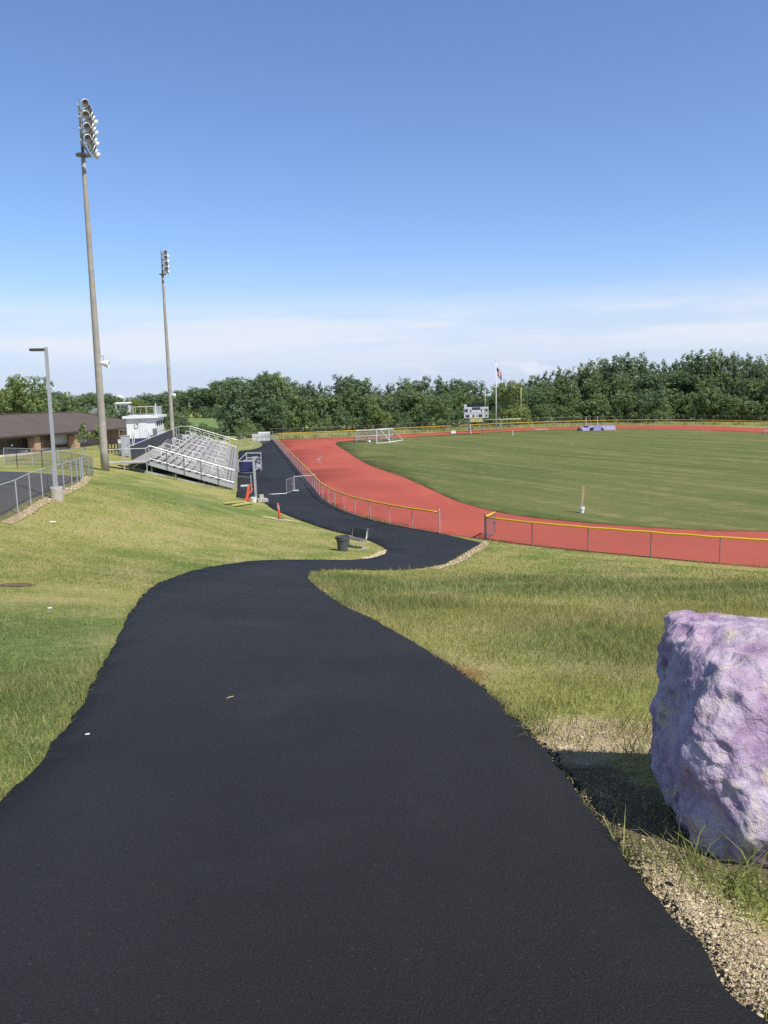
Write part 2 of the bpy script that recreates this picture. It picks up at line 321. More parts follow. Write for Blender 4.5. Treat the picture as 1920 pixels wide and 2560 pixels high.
# ------------------------------------------------------------------ mesh builder
def unit(v): v = np.asarray(v, float); n = np.linalg.norm(v); return v/n if n > 1e-9 else v
class MB:
    def __init__(s): s.v = []; s.f = []; s.uv = {}; s.mi = {}
    def _add(s, vs, fs):
        b = len(s.v); s.v += [tuple(map(float, q)) for q in vs]; s.f += [tuple(b+i for i in f) for f in fs]; return len(s.f)-len(fs)
    def quad(s, a, b, c, d, uv=None, mi=0):
        i = s._add([a, b, c, d], [(0, 1, 2, 3)])
        if uv: s.uv[i] = uv
        if mi: s.mi[i] = mi
        return s
    def box(s, c, size, rz=0, mi=0):
        hx, hy, hz = size[0]/2, size[1]/2, size[2]/2; ca, sa = math.cos(rz), math.sin(rz); vs = []
        for z in (-hz, hz):
            for x, y in ((-hx, -hy), (hx, -hy), (hx, hy), (-hx, hy)): vs.append((c[0]+x*ca-y*sa, c[1]+x*sa+y*ca, c[2]+z))
        i = s._add(vs, [(3, 2, 1, 0), (4, 5, 6, 7), (0, 1, 5, 4), (1, 2, 6, 5), (2, 3, 7, 6), (3, 0, 4, 7)])
        if mi:
            for k in range(6): s.mi[i+k] = mi
        return s
    def bar(s, p, q, w, h, up=(0, 0, 1)):
        p = np.array(p, float); q = np.array(q, float); d = unit(q-p); side = np.cross(d, up)
        if np.linalg.norm(side) < 1e-6: side = np.array([1., 0, 0])
        side = unit(side); u = np.cross(side, d); vs = []
        for e in (p, q):
            for a, b in ((-1, -1), (1, -1), (1, 1), (-1, 1)): vs.append(e+side*a*w/2+u*b*h/2)
        s._add(vs, [(3, 2, 1, 0), (4, 5, 6, 7), (0, 1, 5, 4), (1, 2, 6, 5), (2, 3, 7, 6), (3, 0, 4, 7)]); return s
    def tube(s, p, q, r0, r1=None, n=8):
        return s.path([p, q], [r0, r0 if r1 is None else r1], n)
    def path(s, pts, rad, n=8, cap=True):
        pts = [np.array(p, float) for p in pts]; rad = [rad]*len(pts) if isinstance(rad, (int, float)) else rad
        vs = []; fs = []; ref = None
        for i, p in enumerate(pts):
            d = unit(pts[min(i+1, len(pts)-1)]-pts[max(i-1, 0)])
            if ref is None: ref = np.array([0, 0, 1.]) if abs(d[2]) < .9 else np.array([1., 0, 0])
            a = unit(np.cross(d, ref)); b = np.cross(d, a); ref = np.cross(a, d) if abs(np.dot(a, ref)) < .99 else ref
            for k in range(n):
                t = 2*math.pi*k/n; vs.append(p+(a*math.cos(t)+b*math.sin(t))*rad[i])
        for i in range(len(pts)-1):
            for k in range(n):
                k2 = (k+1) % n; fs.append((i*n+k, i*n+k2, (i+1)*n+k2, (i+1)*n+k))
        if cap: fs.append(tuple(range(n))[::-1]); fs.append(tuple((len(pts)-1)*n+k for k in range(n)))
        s._add(vs, fs); return s
    def lathe(s, prof, c=(0, 0, 0), axis=(0, 0, 1), n=16, cap=True):
        ax = unit(axis); ref = np.array([1., 0, 0]) if abs(ax[0]) < .9 else np.array([0, 1., 0])
        a = unit(np.cross(ax, ref)); b = np.cross(ax, a); vs = []; fs = []; c = np.array(c, float)
        for r, h in prof:
            for k in range(n):
                t = 2*math.pi*k/n; vs.append(c+ax*h+(a*math.cos(t)+b*math.sin(t))*r)
        for i in range(len(prof)-1):
            for k in range(n):
                k2 = (k+1) % n; fs.append((i*n+k, i*n+k2, (i+1)*n+k2, (i+1)*n+k))
        if cap: fs.append(tuple(range(n))[::-1]); fs.append(tuple((len(prof)-1)*n+k for k in range(n)))
        s._add(vs, fs); return s
    def prism(s, poly, h, z0=0):
        n = len(poly); vs = [(x, y, z0) for x, y in poly]+[(x, y, z0+h) for x, y in poly]
        s._add(vs, [tuple(range(n))[::-1], tuple(range(n, 2*n))]+[(i, (i+1) % n, n+(i+1) % n, n+i) for i in range(n)]); return s
    def mesh(s, name, mats, smooth=False, off=None):
        me = bpy.data.meshes.new(name); v = s.v
        if off is not None: v = [(a-off[0], b-off[1], c-off[2]) for a, b, c in v]
        me.from_pydata(v, [], s.f)
        for m in (mats if isinstance(mats, (list, tuple)) else [mats]): me.materials.append(m)
        if s.uv:
            l = me.uv_layers.new(name='UVMap')
            for i, p in enumerate(me.polygons):
                if i in s.uv:
                    for k, li in enumerate(p.loop_indices): l.data[li].uv = s.uv[i][k]
        for i, k in s.mi.items(): me.polygons[i].material_index = k
        if smooth: me.polygons.foreach_set('use_smooth', [True]*len(me.polygons))
        me.update(); return me
    def build(s, name, mats, parent=None, smooth=False, world=False):
        """world=True: the vertices are world coordinates; they are moved to the root's frame (roots used so are not rotated)"""
        off = None
        if world and parent is not None:
            r = parent
            while r.parent: r = r.parent
            off = r.location
        o = bpy.data.objects.new(name, s.mesh(name, mats, smooth, off)); COL.objects.link(o)
        if parent is not None: o.parent = parent
        return o
def tag(o, label=None, cat=None, group=None, kind=None):
    if label: o['label'] = label
    if cat: o['category'] = cat
    if group: o['group'] = group
    if kind: o['kind'] = kind
    return o
def thing(name, label, cat, loc=(0, 0, 0), rz=0, group=None):
    o = bpy.data.objects.new(name, None); COL.objects.link(o); o.location = [float(q) for q in loc]; o.rotation_euler = (0, 0, rz)
    o.empty_display_size = .2
    return tag(o, label, cat, group)
def copy_tree(o, parent=None):
    c = o.copy(); COL.objects.link(c)
    if parent is not None: c.parent = parent
    for ch in list(o.children): copy_tree(ch, c)
    return c
def np_mesh(name, V, Fs, mat, tone=None, smooth=False):
    """V (n,3), Fs list of (m,k) index arrays"""
    me = bpy.data.meshes.new(name); me.vertices.add(len(V)); me.vertices.foreach_set('co', np.asarray(V, np.float32).ravel())
    tot = sum(f.size for f in Fs); npoly = sum(len(f) for f in Fs)
    me.loops.add(tot); me.polygons.add(npoly)
    me.loops.foreach_set('vertex_index', np.concatenate([f.ravel() for f in Fs]).astype(np.int32))
    ls = []; k = 0
    for f in Fs: ls.append(k+np.arange(len(f))*f.shape[1]); k += f.size
    me.polygons.foreach_set('loop_start', np.concatenate(ls).astype(np.int32))
    if smooth: me.polygons.foreach_set('use_smooth', np.ones(npoly, bool))
    if tone is not None:
        a = me.attributes.new('tone', 'FLOAT', 'POINT'); a.data.foreach_set('value', np.asarray(tone, np.float32))
    me.materials.append(mat); me.update(calc_edges=True); me.validate(); return me

# ------------------------------------------------------------------ terrain
CTRL = [  # (px, py, distance) of ground points
    (960, 2560, 2.13), (500, 2560, 2.13), (1500, 2560, 2.1), (900, 2014, 3.98), (200, 2014, 4.0), (1650, 2014, 4.0), (800, 1782, 6.05), (200, 1782, 6.05), (1300, 1782, 6.05), (1900, 1782, 5.95),
    (600, 1504, 15), (350, 1504, 15.2), (850, 1504, 14.6), (590, 1452, 22.2), (780, 1441, 24), (650, 1403, 30), (400, 1459, 20.8), (857, 1378, 34), (968, 1381, 36.5), (995, 1426, 29.5),
    (1110, 1414, 32), (42, 1463, 13), (0, 1305, 27), (38, 1288, 28.7), (77, 1263, 30.5), (111, 1246, 31.8), (169, 1220, 37.5), (190, 1210, 40), (213, 1191, 46),
    (143, 1251, 34), (263, 1170, 60), (300, 1250, 38), (450, 1250, 45.5), (560, 1250, 55), (350, 1400, 24), (150, 1380, 20), (200, 1300, 28), (0, 1179, 50), (52, 1171, 55),
    (697, 1300, 49), (640, 1256, 60), (760, 1303, 47.5), (700, 1340, 42.5), (550, 1330, 39), (1500, 1500, 15.5), (1850, 1500, 16.5), (1300, 1430, 28), (1700, 1440, 28), (1250, 1600, 10.2), (1850, 1620, 9.8), (1000, 1480, 19)]
cx = []; cz = []
for px, py, Y in CTRL: q = atY(px, py, Y); cx.append(q[:2]); cz.append(q[2])
dv = np.array([-.172, .985]); nv = np.array([-.985, -.172])          # along the home straight, and away from the field
OB = np.array([-12.85, 68.])                                          # near front foot of the grandstand
WX = [(0, 0, 6.08), (-6, 0, 6.15), (6, 0, 6.05), (-6, -12, 6.9), (6, -12, 6.9), (0, -30, 8), (-20, 0, 5.6), (-26, 20, 4.5), (-40, 30, 3.9), (-40, 50, 3.5), (-60, 40, 3.6), (14, 8, 4.7), (20, 20, 2.4), (30, 5, 4.6), (45, 0, 5),
      (-46.5, 97, 1.35), (-40, 123, 1.35), (-60, 110, 1.3), (-30, 90, 2.6), (-34, 110, 2.4), (-36, 75, 2.6), (-80, 90, 1.5), (-32, 130, 1.3), (-70, 140, .6), (-40, 160, .2)]
for i in range(0, 6):
    u = i*11
    for ww, z in ((0, .02), (3, .7), (7.5, 2.35), (10, 2.7)):
        q = OB+dv*u+nv*ww; WX.append((q[0], q[1], z*(1 if u < 45 else .7)))
for u in range(-20, 110, 12):
    q = np.array([-5.8, 68])+dv*u
    if u > -6: WX.append((q[0], q[1], 0.0))
    if u > 10: q2 = OB+dv*u; WX.append((q2[0], q2[1], 0.0))
# outer edge of the running track (world, metres), measured from the picture
FENCE_L = [atZ(1099, 1334)[:2], atZ(1027, 1322)[:2], atZ(964, 1309)[:2], atZ(915, 1297)[:2], atZ(872, 1283)[:2], atZ(842, 1270)[:2]]
for Y in (62, 70, 78, 90, 105, 120, 135, 150, 160): FENCE_L.append(np.array([-4.75-.1743*(Y-62), Y]))
FENCE_R = [atZ(1213, 1349)[:2], atZ(1336, 1366)[:2], atZ(1470, 1380)[:2], atZ(1629, 1395)[:2], atZ(1808, 1412)[:2]]+[np.array(q, float) for q in ((20.5, 32), (28, 29), (38, 27), (50, 28), (63, 33), (75, 43), (84, 58), (90, 78), (93, 105), (92, 130))]
FAR_OUT = [np.array(q, float) for q in ((-22.2, 162.5), (-9.8, 164), (3.9, 172), (15.4, 178.5), (26.8, 187), (42, 191.5), (53, 190.5), (62, 187), (70.5, 178.5), (77, 160.5), (84.5, 146))]
FLAT = [*FENCE_L[::1], *FAR_OUT, *FENCE_R[::-1]]
for q in FLAT: WX.append((q[0], q[1], 0.))
for q in ((10, 60), (0, 90), (30, 60), (40, 100), (10, 130), (60, 150), (30, 170)): WX.append((*q, 0.))
for q in ((-25, 200), (20, 230), (70, 220), (110, 150), (110, 60), (80, 20), (60, -5), (-120, 250), (0, 300), (120, 260), (-120, 120), (-140, 40)):
    WX.append((*q, 3. if q[1] < 45 and q[0] < 0 else (1.5 if q[1] < 30 else -.3)))
C = np.array([*cx, *[q[:2] for q in WX]], float); Z = np.array([*cz, *[q[2] for q in WX]], float)
S_ = 50.
def phi(r): return np.where(r > 1e-9, r*r*np.log(np.maximum(r, 1e-9)), 0)
A = phi(np.linalg.norm(C[:, None]-C[None], axis=2)/S_)+np.eye(len(C))*2e-2
Pm = np.concatenate([np.ones((len(C), 1)), C/S_], 1)
sol = np.linalg.solve(np.block([[A, Pm], [Pm.T, np.zeros((3, 3))]]), np.concatenate([Z, np.zeros(3)]))
FLATA = np.array(FLAT)
def seg_dist(P, poly, closed=True):
    a = poly; b = np.roll(poly, -1, 0)
    if not closed: a = a[:-1]; b = b[:-1]
    out = np.full(len(P), 1e9)
    for p, q in zip(a, b):
        ab = q-p; t = np.clip(((P-p)@ab)/(ab@ab+1e-12), 0, 1); out = np.minimum(out, np.linalg.norm(P-(p+t[:, None]*ab), axis=1))
    return out
def inside(P, poly):
    x, y = P[:, 0], P[:, 1]; r = np.zeros(len(P), bool); n = len(poly)
    for i in range(n):
        x0, y0 = poly[i]; x1, y1 = poly[(i+1) % n]
        c = ((y0 > y) != (y1 > y)) & (x < (x1-x0)*(y-y0)/(y1-y0+1e-15)+x0); r ^= c
    return r
def T(P):
    P = np.atleast_2d(np.asarray(P, float)); out = np.empty(len(P))
    for i in range(0, len(P), 20000):
        p = P[i:i+20000]; Q = np.clip(p, [-150, -40], [130, 300])
        z = phi(np.linalg.norm(Q[:, None]-C[None], axis=2)/S_)@sol[:len(C)]+np.concatenate([np.ones((len(Q), 1)), Q/S_], 1)@sol[len(C):]
        far = np.clip((np.linalg.norm(p-np.array([0, 100]), axis=1)-170)/90, 0, 1); z = z*(1-far)-.3*far
        m = (p[:, 1] > 22)
        if m.any():
            d = seg_dist(p[m], FLATA); d = np.where(inside(p[m], FLATA), 0, d); k = np.clip(d/3.0, 0, 1); z[m] = z[m]*k*k*(3-2*k)
        out[i:i+20000] = z
    return out
def tz(x, y): return float(T([(x, y)])[0])
def G(px, py):
    """where the ray through a picture point meets the ground"""
    d = ray(px, py); ts = np.concatenate([np.linspace(1, 12, 120), np.linspace(12.1, 90, 500), np.linspace(90.5, 400, 400)])
    P = np.outer(ts, d)+np.array([0, 0, H]); g = P[:, 2]-T(P[:, :2]); i = np.argmax(g < 0)
    if g[i] >= 0: i = len(ts)-1
    a, b = ts[max(i-1, 0)], ts[i]
    for _ in range(25):
        m = (a+b)/2; p = d*m+np.array([0, 0, H])
        if p[2] > tz(p[0], p[1]): a = m
        else: b = m
    return d*b+np.array([0, 0, H])
def spline(pts, step, closed=False):
    pts = [np.asarray(p, float)[:2] for p in pts]; n = len(pts); out = []
    for i in range(n if closed else n-1):
        p0 = pts[(i-1) % n] if closed or i > 0 else pts[i]; p1 = pts[i]; p2 = pts[(i+1) % n]; p3 = pts[(i+2) % n] if closed or i+2 < n else p2
        l = np.linalg.norm(p2-p1); st = step(p1) if callable(step) else step; k = max(1, int(round(l/st)))
        # centripetal Catmull-Rom (no overshoot on uneven spacing)
        t0 = 0; t1 = max(np.linalg.norm(p1-p0), 1e-4)**.5; t2 = t1+max(l, 1e-4)**.5; t3 = t2+max(np.linalg.norm(p3-p2), 1e-4)**.5
        for j in range(k):
            t = t1+(t2-t1)*j/k
            A1 = p1 if t1-t0 < .02 else (t1-t)/(t1-t0)*p0+(t-t0)/(t1-t0)*p1; A2 = (t2-t)/(t2-t1)*p1+(t-t1)/(t2-t1)*p2; A3 = p2 if t3-t2 < .02 else (t3-t)/(t3-t2)*p2+(t-t2)/(t3-t2)*p3
            B1 = (t2-t)/(t2-t0)*A1+(t-t0)/(t2-t0)*A2; B2 = (t3-t)/(t3-t1)*A2+(t-t1)/(t3-t1)*A3
            out.append((t2-t)/(t2-t1)*B1+(t-t1)/(t2-t1)*B2)
    if not closed: out.append(pts[-1])
    return np.array(out)
step_near = lambda p: .07 if p[1] < 9 else (.3 if p[1] < 25 else .9)
PATH_R = [(1852, 2534), (1736, 2384), (1620, 2245), (1504, 2083), (1389, 1921), (1273, 1794), (1169, 1701), (1018, 1603), (935, 1555), (856, 1516), (805, 1480), (779, 1457), (772, 1443), (785, 1431), (830, 1425), (900, 1425), (995, 1426), (1060, 1420), (1111, 1409), (1157, 1384), (1203, 1358)]
PATH_L2 = [(590, 1243), (622, 1249), (655, 1256), (680, 1272), (711, 1286), (753, 1302), (801, 1319), (855, 1334), (910, 1348), (950, 1364), (966, 1378), (962, 1385), (944, 1393), (920, 1398), (876, 1401.5), (801, 1401), (711, 1401), (650, 1403), (590, 1409), (535, 1418), (480, 1430), (400, 1460), (359, 1490), (335, 1524), (315, 1554), (297, 1600), (274, 1643), (244, 1697), (203, 1771), (146, 1856), (78, 1944), (0, 2015)]
pr = [np.array([1.75, .2]), np.array([1.62, 1.3])]+[G(*q)[:2] for q in PATH_R]
pl2 = [G(*q)[:2] for q in PATH_L2]+[np.array([-2.0, 2.6]), np.array([-2.25, 1.4]), np.array([-2.4, .2])]
e_r = spline(pr, step_near); e_l2 = spline(pl2, step_near)
for e in (e_r, e_l2):
    for i in range(1, len(e)-1):
        a = .032 if e[i][1] < 14 else .06
        k = noise.noise(Vector((e[i][0]*2.3, e[i][1]*2.3, 3)))+.6*noise.noise(Vector((e[i][0]*8, e[i][1]*8, 1)))+.45*noise.noise(Vector((e[i][0]*21, e[i][1]*21, 1)))
        t = unit(e[i+1]-e[i-1]); e[i] = e[i]+np.array([-t[1], t[0]])*a*k
f_l = spline(FENCE_L, 1.6)
isl = [G(690, 1098.5)[:2]-np.array([.6, 0]), G(655, 1101)[:2], G(656, 1112)[:2], G(648, 1119)[:2], G(622, 1125)[:2], G(600, 1127)[:2]]
front = [OB+dv*u-nv*.35 for u in (55, 44, 33, 22, 11, 0)]
e_isl = spline(isl+front, 2.)
POLY_ASPH = np.concatenate([[(1.9, -6)], e_r, f_l, e_isl, e_l2, [(-2.5, -6)]])
IN_NEAR = [atZ(*q)[:2] for q in ((1920, 1328), (1700, 1323), (1500, 1310), (1300, 1290), (1170, 1262), (1060, 1216), (1006, 1192), (921.6, 1162), (861, 1124.5), (840, 1111), (845, 1105))]
IN_FAR = [np.array(q, float) for q in ((-7.0, 148.5), (-3, 153), (3.5, 157.5), (14.4, 166), (24, 172), (34, 176.5), (44, 176.5), (52, 173.5), (59.5, 164), (64.5, 150), (69, 140), (73, 125), (74.5, 108), (73, 88), (67, 70), (58, 56), (47, 47.5), (37, 43.5), (28, 42.3))]
INF = spline(IN_NEAR+IN_FAR, 1.5, True)
TRK = np.concatenate([f_l, spline(FAR_OUT, 3), spline(FENCE_R, 1.6)[::-1]])
LOT = np.array([G(*q)[:2]+np.array([-.35, 0.]) for q in ((0, 1305), (38, 1288), (77, 1263), (111, 1246), (169, 1220), (190, 1210))]+[G(197, 1194)[:2], G(105, 1184)[:2], G(52, 1180)[:2], G(0, 1179)[:2], np.array([-50, 50]), np.array([-52, 22]), np.array([-20, 20])])
LOT = spline(LOT, 1.5, True)
BW0 = np.array([-46.5, 97.]); bs = unit([.25, .968]); bn = np.array([-bs[1], bs[0]])   # clubhouse: front wall start, along, away
WALK = np.array([BW0+bs*t-bn*e for t, e in ((-40, .2), (40, .2), (40, 2.4), (-40, 2.4))])
# -- one triangulation for everything
pts = []; edges = []
def add_loop(poly, closed=True):
    b = len(pts); n = len(poly); pts.extend([tuple(q) for q in poly])
    edges.extend([(b+i, b+(i+1) % n) for i in range(n if closed else n-1)])
for poly in (POLY_ASPH, TRK, INF, LOT, WALK): add_loop(poly)
def grid(x0, x1, y0, y1, s, hole=None):
    g = np.stack(np.meshgrid(np.arange(x0, x1+1e-6, s), np.arange(y0, y1+1e-6, s)), -1).reshape(-1, 2)+rng.uniform(-.12, .12, (1, 2))*s
    if hole: g = g[~((g[:, 0] > hole[0]) & (g[:, 0] < hole[1]) & (g[:, 1] > hole[2]) & (g[:, 1] < hole[3]))]
    pts.extend([tuple(q) for q in g])
grid(-7, 7, -4, 14, .35); grid(-46, 36, -6, 75, 1.4, (-7, 7, -4, 14)); grid(-140, 150, -30, 290, 6, (-46, 36, -6, 75)); grid(-2400, 2400, -600, 3000, 90, (-140, 150, -30, 290))
cv, ce, cf, ov, oe, of_ = delaunay_2d_cdt([Vector(q) for q in pts], edges, [], 0, 1e-5)
V2 = np.array([(q.x, q.y) for q in cv]); TRI = np.array([tuple(f) for f in cf]); cen = V2[TRI].mean(1)
reg = np.zeros(len(TRI), int)
reg[inside(cen, LOT)] = 4; reg[inside(cen, WALK)] = 5
reg[inside(cen, TRK)] = 2; reg[inside(cen, INF)] = 3; reg[inside(cen, POLY_ASPH) & ~inside(cen, TRK)] = 1
VZ = T(V2)
# orientation up
cr2 = np.cross(V2[TRI[:, 1]]-V2[TRI[:, 0]], V2[TRI[:, 2]]-V2[TRI[:, 0]]); TRI[cr2 < 0] = TRI[cr2 < 0][:, ::-1]
touch_ground = np.zeros(len(V2), bool); touch_ground[TRI[reg == 0].ravel()] = True
gz = np.where(touch_ground, VZ, VZ-.2)
gobj = bpy.data.objects.new('ground', np_mesh('ground', np.column_stack([V2, gz]), [TRI], M_['ground'], smooth=True)); COL.objects.link(gobj); tag(gobj, kind='structure')
def sheet(name, k, lift, mat, skirt=.15):
    t = TRI[reg == k]; ids, inv = np.unique(t, return_inverse=True); t = inv.reshape(t.shape); V = np.column_stack([V2[ids], VZ[ids]+lift])
    e = np.concatenate([t[:, [0, 1]], t[:, [1, 2]], t[:, [2, 0]]]); key = {}
    for a, b in e: key[(a, b)] = 1
    be = np.array([(a, b) for a, b in e if (b, a) not in key]); bv, bi = np.unique(be, return_inverse=True); bi = bi.reshape(be.shape)
    low = V[bv].copy(); low[:, 2] -= skirt
    base = len(V); q = np.column_stack([be[:, 1], be[:, 0], base+bi[:, 0], base+bi[:, 1]])
    o = bpy.data.objects.new(name, np_mesh(name, np.concatenate([V, low]), [t, q], mat, smooth=False)); COL.objects.link(o)
    sm = np.ones(len(o.data.polygons), bool); sm[len(t):] = False; o.data.polygons.foreach_set('use_smooth', sm)
    return tag(o, kind='structure')
sheet('path', 1, .035, M_['asphalt']); sheet('running_track', 2, .012, M_['track']); sheet('field', 3, .03, M_['field']); sheet('parking_lot', 4, .01, M_['asphalt_old']); sheet('pavement', 5, .12, M_['walk'])
PAVED = (POLY_ASPH, TRK, LOT, WALK)
exec_parts = True

# ------------------------------------------------------------------ fences
def resample(pts, s):
    pts = np.array(pts, float); d = np.concatenate([[0], np.cumsum(np.linalg.norm(np.diff(pts, axis=0), axis=1))]); n = max(1, int(round(d[-1]/s)))
    t = np.linspace(0, d[-1], n+1); return np.column_stack([np.interp(t, d, pts[:, 0]), np.interp(t, d, pts[:, 1])])
def chain_fence(name, label, poly, h, post_s, mesh_mat, post_mat, cap=None, rail=True, group=None, post_r=.026, ends=(None, None), cap_r=.05, bottom=False):
    """posts standing on the ground along a line, woven fabric between them, a top rail or a plastic cap"""
    P = resample(poly, post_s); root = thing(name, label, 'fence', (*P[0], tz(*P[0])), group=group)
    Zp = T(P)
    fine = resample(poly, min(post_s/2, .9)); fz = T(fine); m = MB(); d = 0
    for a, b, za, zb in zip(fine[:-1], fine[1:], fz[:-1], fz[1:]):
        l = np.linalg.norm(b-a); m.quad((*a, za+.03), (*b, zb+.03), (*b, zb+h), (*a, za+h), uv=[(d, 0), (d+l, 0), (d+l, h), (d, h)]); d += l
    m.build('wire_fabric', mesh_mat, root, world=True)
    for i, (p, z) in enumerate(zip(P, Zp)):
        e = ends[0] if i == 0 else (ends[1] if i == len(P)-1 else None); r = post_r*1.6 if e else post_r; hh = h+(e or 0.0)
        m = MB(); m.tube((*p, z-.2), (*p, z+hh), r, n=8)
        if e: m.lathe([(r*1.15, 0), (r*1.1, .03), (r*.5, .06), (.004, .07)], (*p, z+hh), n=8)
        m.build('post', post_mat, root, world=True)
    if rail:
        m = MB(); m.path([(*p, z+h) for p, z in zip(fine, fz)], .019, 6); m.build('top_rail', post_mat, root, world=True)
    if bottom:
        m = MB(); m.path([(*p, z+.06) for p, z in zip(fine, fz)], .012, 5); m.build('tension_wire', post_mat, root, world=True)
    if cap:
        m = MB(); q = []
        for i, (p, z) in enumerate(zip(fine, fz)):
            q.append((p[0], p[1], z+h+.012+.022*noise.noise(Vector((p[0]*1.3, p[1]*1.3, 5)))-(.018 if i % 2 else 0)))
        m.path(q, cap_r, 8); m.build('cap', cap, root, smooth=True, world=True)
    return root
chain_fence('chain_link_fence', 'low galvanised fence with wavy yellow cap right of the gate, above the mown slope', FENCE_R[:9], 1.22, 3.15, M_['chain'], M_['galv_dark'], M_['yellow'], ends=(.17, None), rail=False, bottom=True)
FL2 = spline(FENCE_L, 2.0)
chain_fence('chain_link_fence', 'long yellow-capped chain link fence between the asphalt path and the home straight', FL2, 1.22, 2.35, M_['chain'], M_['galv'], M_['yellow'], ends=(.12, .5), rail=False, bottom=True)
FARF = [np.array(q, float) for q in ((-21.6, 161.5), (-9.8, 165.5), (4, 175), (15.6, 181.5))]; FARF2 = [np.array(q, float) for q in ((17.6, 182.5), (28, 189), (41.6, 193.5), (52, 194.5), (61, 191.5), (71, 182.5), (79, 163), (86, 146), (92, 125))]
chain_fence('chain_link_fence', 'yellow-capped fence crossing the far end of the track, behind the soccer goal', spline(FARF, 3), 1.22, 3, M_['chain_far'], M_['galv'], M_['yellow'], rail=False, cap_r=.06)
chain_fence('chain_link_fence', 'yellow-capped fence round the far bend, running from behind the scoreboard past the vault mats', spline(FARF2, 3), 1.22, 3, M_['chain_far'], M_['galv'], M_['yellow'], rail=False, cap_r=.06)
BACKF = [np.array(q, float) for q in ((-23.4, 168), (-10, 172), (5, 182), (27, 197.5), (42, 202.5), (53, 203.5), (66, 199), (80, 186), (92, 164), (100, 140))]
chain_fence('chain_link_fence', 'tall plain grey chain link fence behind the far yellow-capped fence, in front of the wood', spline(BACKF, 3), 2.0, 3.4, M_['chain_far'], M_['galv_dark'])
# open gate leaf at the gate by the near fence
def gate_leaf(label, p, q, h, cap, mat=M_['galv']):
    z0 = tz(*p); z1 = tz(*q); root = thing('gate', label, 'gate', (*p, z0)); m = MB()
    m.path([(*p, z0+.1), (*p, z0+h), (*q, z1+h), (*q, z1+.1), (*p, z0+.1)], .022, 6); m.build('gate_frame', mat, root, world=True)
    l = np.linalg.norm(np.array(q)-p); m = MB(); m.quad((*p, z0+.1), (*q, z1+.1), (*q, z1+h), (*p, z0+h), uv=[(0, 0), (l, 0), (l, h), (0, h)]); m.build('wire_fabric', M_['chain_dense'], root, world=True)
    if cap: m = MB(); m.path([(*p, z0+h+.02), (*q, z1+h+.02)], .06, 8); m.build('cap', M_['yellow'], root, smooth=True, world=True)
    m = MB(); mm = (np.array(q)*.9+np.array(p)*.1); m.box((*mm, z0+h*.55), (.16, .06, .08)); m.build('latch', mat, root, world=True); return root
gp = atZ(1213, 1349)[:2]; gate_leaf('yellow-capped gate leaf swung open against the track, at the left end of the near fence', gp+np.array([.08, .08]), atZ(1237, 1337)[:2], 1.25, True, M_['galv_dark'])
# small gate frame standing across the asphalt by the grandstand
ga, gb, gc = atZ(719, 1231)[:2], atZ(749, 1227)[:2], atZ(784, 1222)[:2]
gate_leaf('small galvanised gate leaf standing half open across the path beside the grandstand', atZ(717, 1234)[:2], atZ(733.5, 1227.5)[:2], 1.22, False)
rt = thing('gate_post', 'steel gate post with a white foot and a rail reaching to the yellow-capped fence', 'post', (*atZ(736, 1227), )); p0 = atZ(736, 1227)
m = MB(); m.tube(p0, p0+np.array([0, 0, 1.32]), .045, n=8); m.build('post', M_['galv'], rt, world=True)
m = MB(); m.box(p0+np.array([.1, 0, .03]), (.55, .25, .06)); m.build('foot', M_['white'], rt, world=True)
p1 = atZ(790, 1222); m = MB(); m.tube(p0+np.array([0, 0, 1.22]), p1+np.array([0, 0, 1.22]), .03, n=6); m.build('rail', M_['galv'], rt, world=True)
m = MB(); l = np.linalg.norm(p1-p0); u_ = np.array([0, 0, 1.]); m.quad(p0+u_*.1, p1+u_*.1, p1+u_*1.2, p0+u_*1.2, uv=[(0, 0), (l, 0), (l, 1.1), (0, 1.1)]); m.build('wire_fabric', M_['chain'], rt, world=True)
a_, b_ = atZ(637, 1239.5), atZ(717, 1234.5); m = MB(); m.tube(a_+u_*.04, b_+u_*.04, .035, n=6); o = m.build('steel_pipe', M_['galv']); tag(o, 'pale steel pipe lying across the asphalt from the light post to the small gate', 'pipe')
# parking-lot fence, the dark fence beside the clubhouse and the plain rail
PF = [G(*q)[:2] for q in ((-60, 1330), (0, 1305), (38, 1288), (77, 1263), (111, 1246), (169, 1220), (190, 1210), (204, 1200), (212, 1191))]
PF += [PF[-1]+np.array(q) for q in ((-.3, 2.5), (-1.6, 4.6), (-4.2, 6.2), (-8.5, 7.2))]
chain_fence('chain_link_fence', 'grey chain link fence curving round the parking lot at the top of the left slope', spline(PF, 1.), 1.22, 2.3, M_['chain_dense'], M_['galv'], group=None)
q0, q1, q2 = G(-40, 1171)[:2], G(62, 1171)[:2], G(107, 1170)[:2]
chain_fence('chain_link_fence', 'black chain link fence on the grass strip in front of the clubhouse doors', [q0, q1, q2], 1.2, 2.2, M_['chain'], M_['black_metal'])
r0, r1 = G(110, 1163)[:2], G(212, 1158)[:2]
chain_fence('chain_link_fence', 'light galvanised fence in front of the clubhouse, behind the parking lot corner', [r0, r1], 1.25, 2.6, M_['chain'], M_['galv'])
iA, iB, iC = G(602, 1124)[:2], G(640, 1121.5)[:2], G(655, 1112)[:2]
chain_fence('chain_link_fence', 'short chain link fence on the grass island beyond the grandstand', [iA, iB, iC, iC+np.array([-.5, 14]), iC+np.array([-9, 16])], 1.5, 2.7, M_['chain'], M_['galv'])
s0, s1 = atZ(590, 1236)[:2], atZ(629, 1236)[:2]
chain_fence('chain_link_fence', 'short chain link fence between the grandstand corner and the light post', [s0, s1], 1.3, 2.2, M_['chain'], M_['galv'], ends=(None, .15))

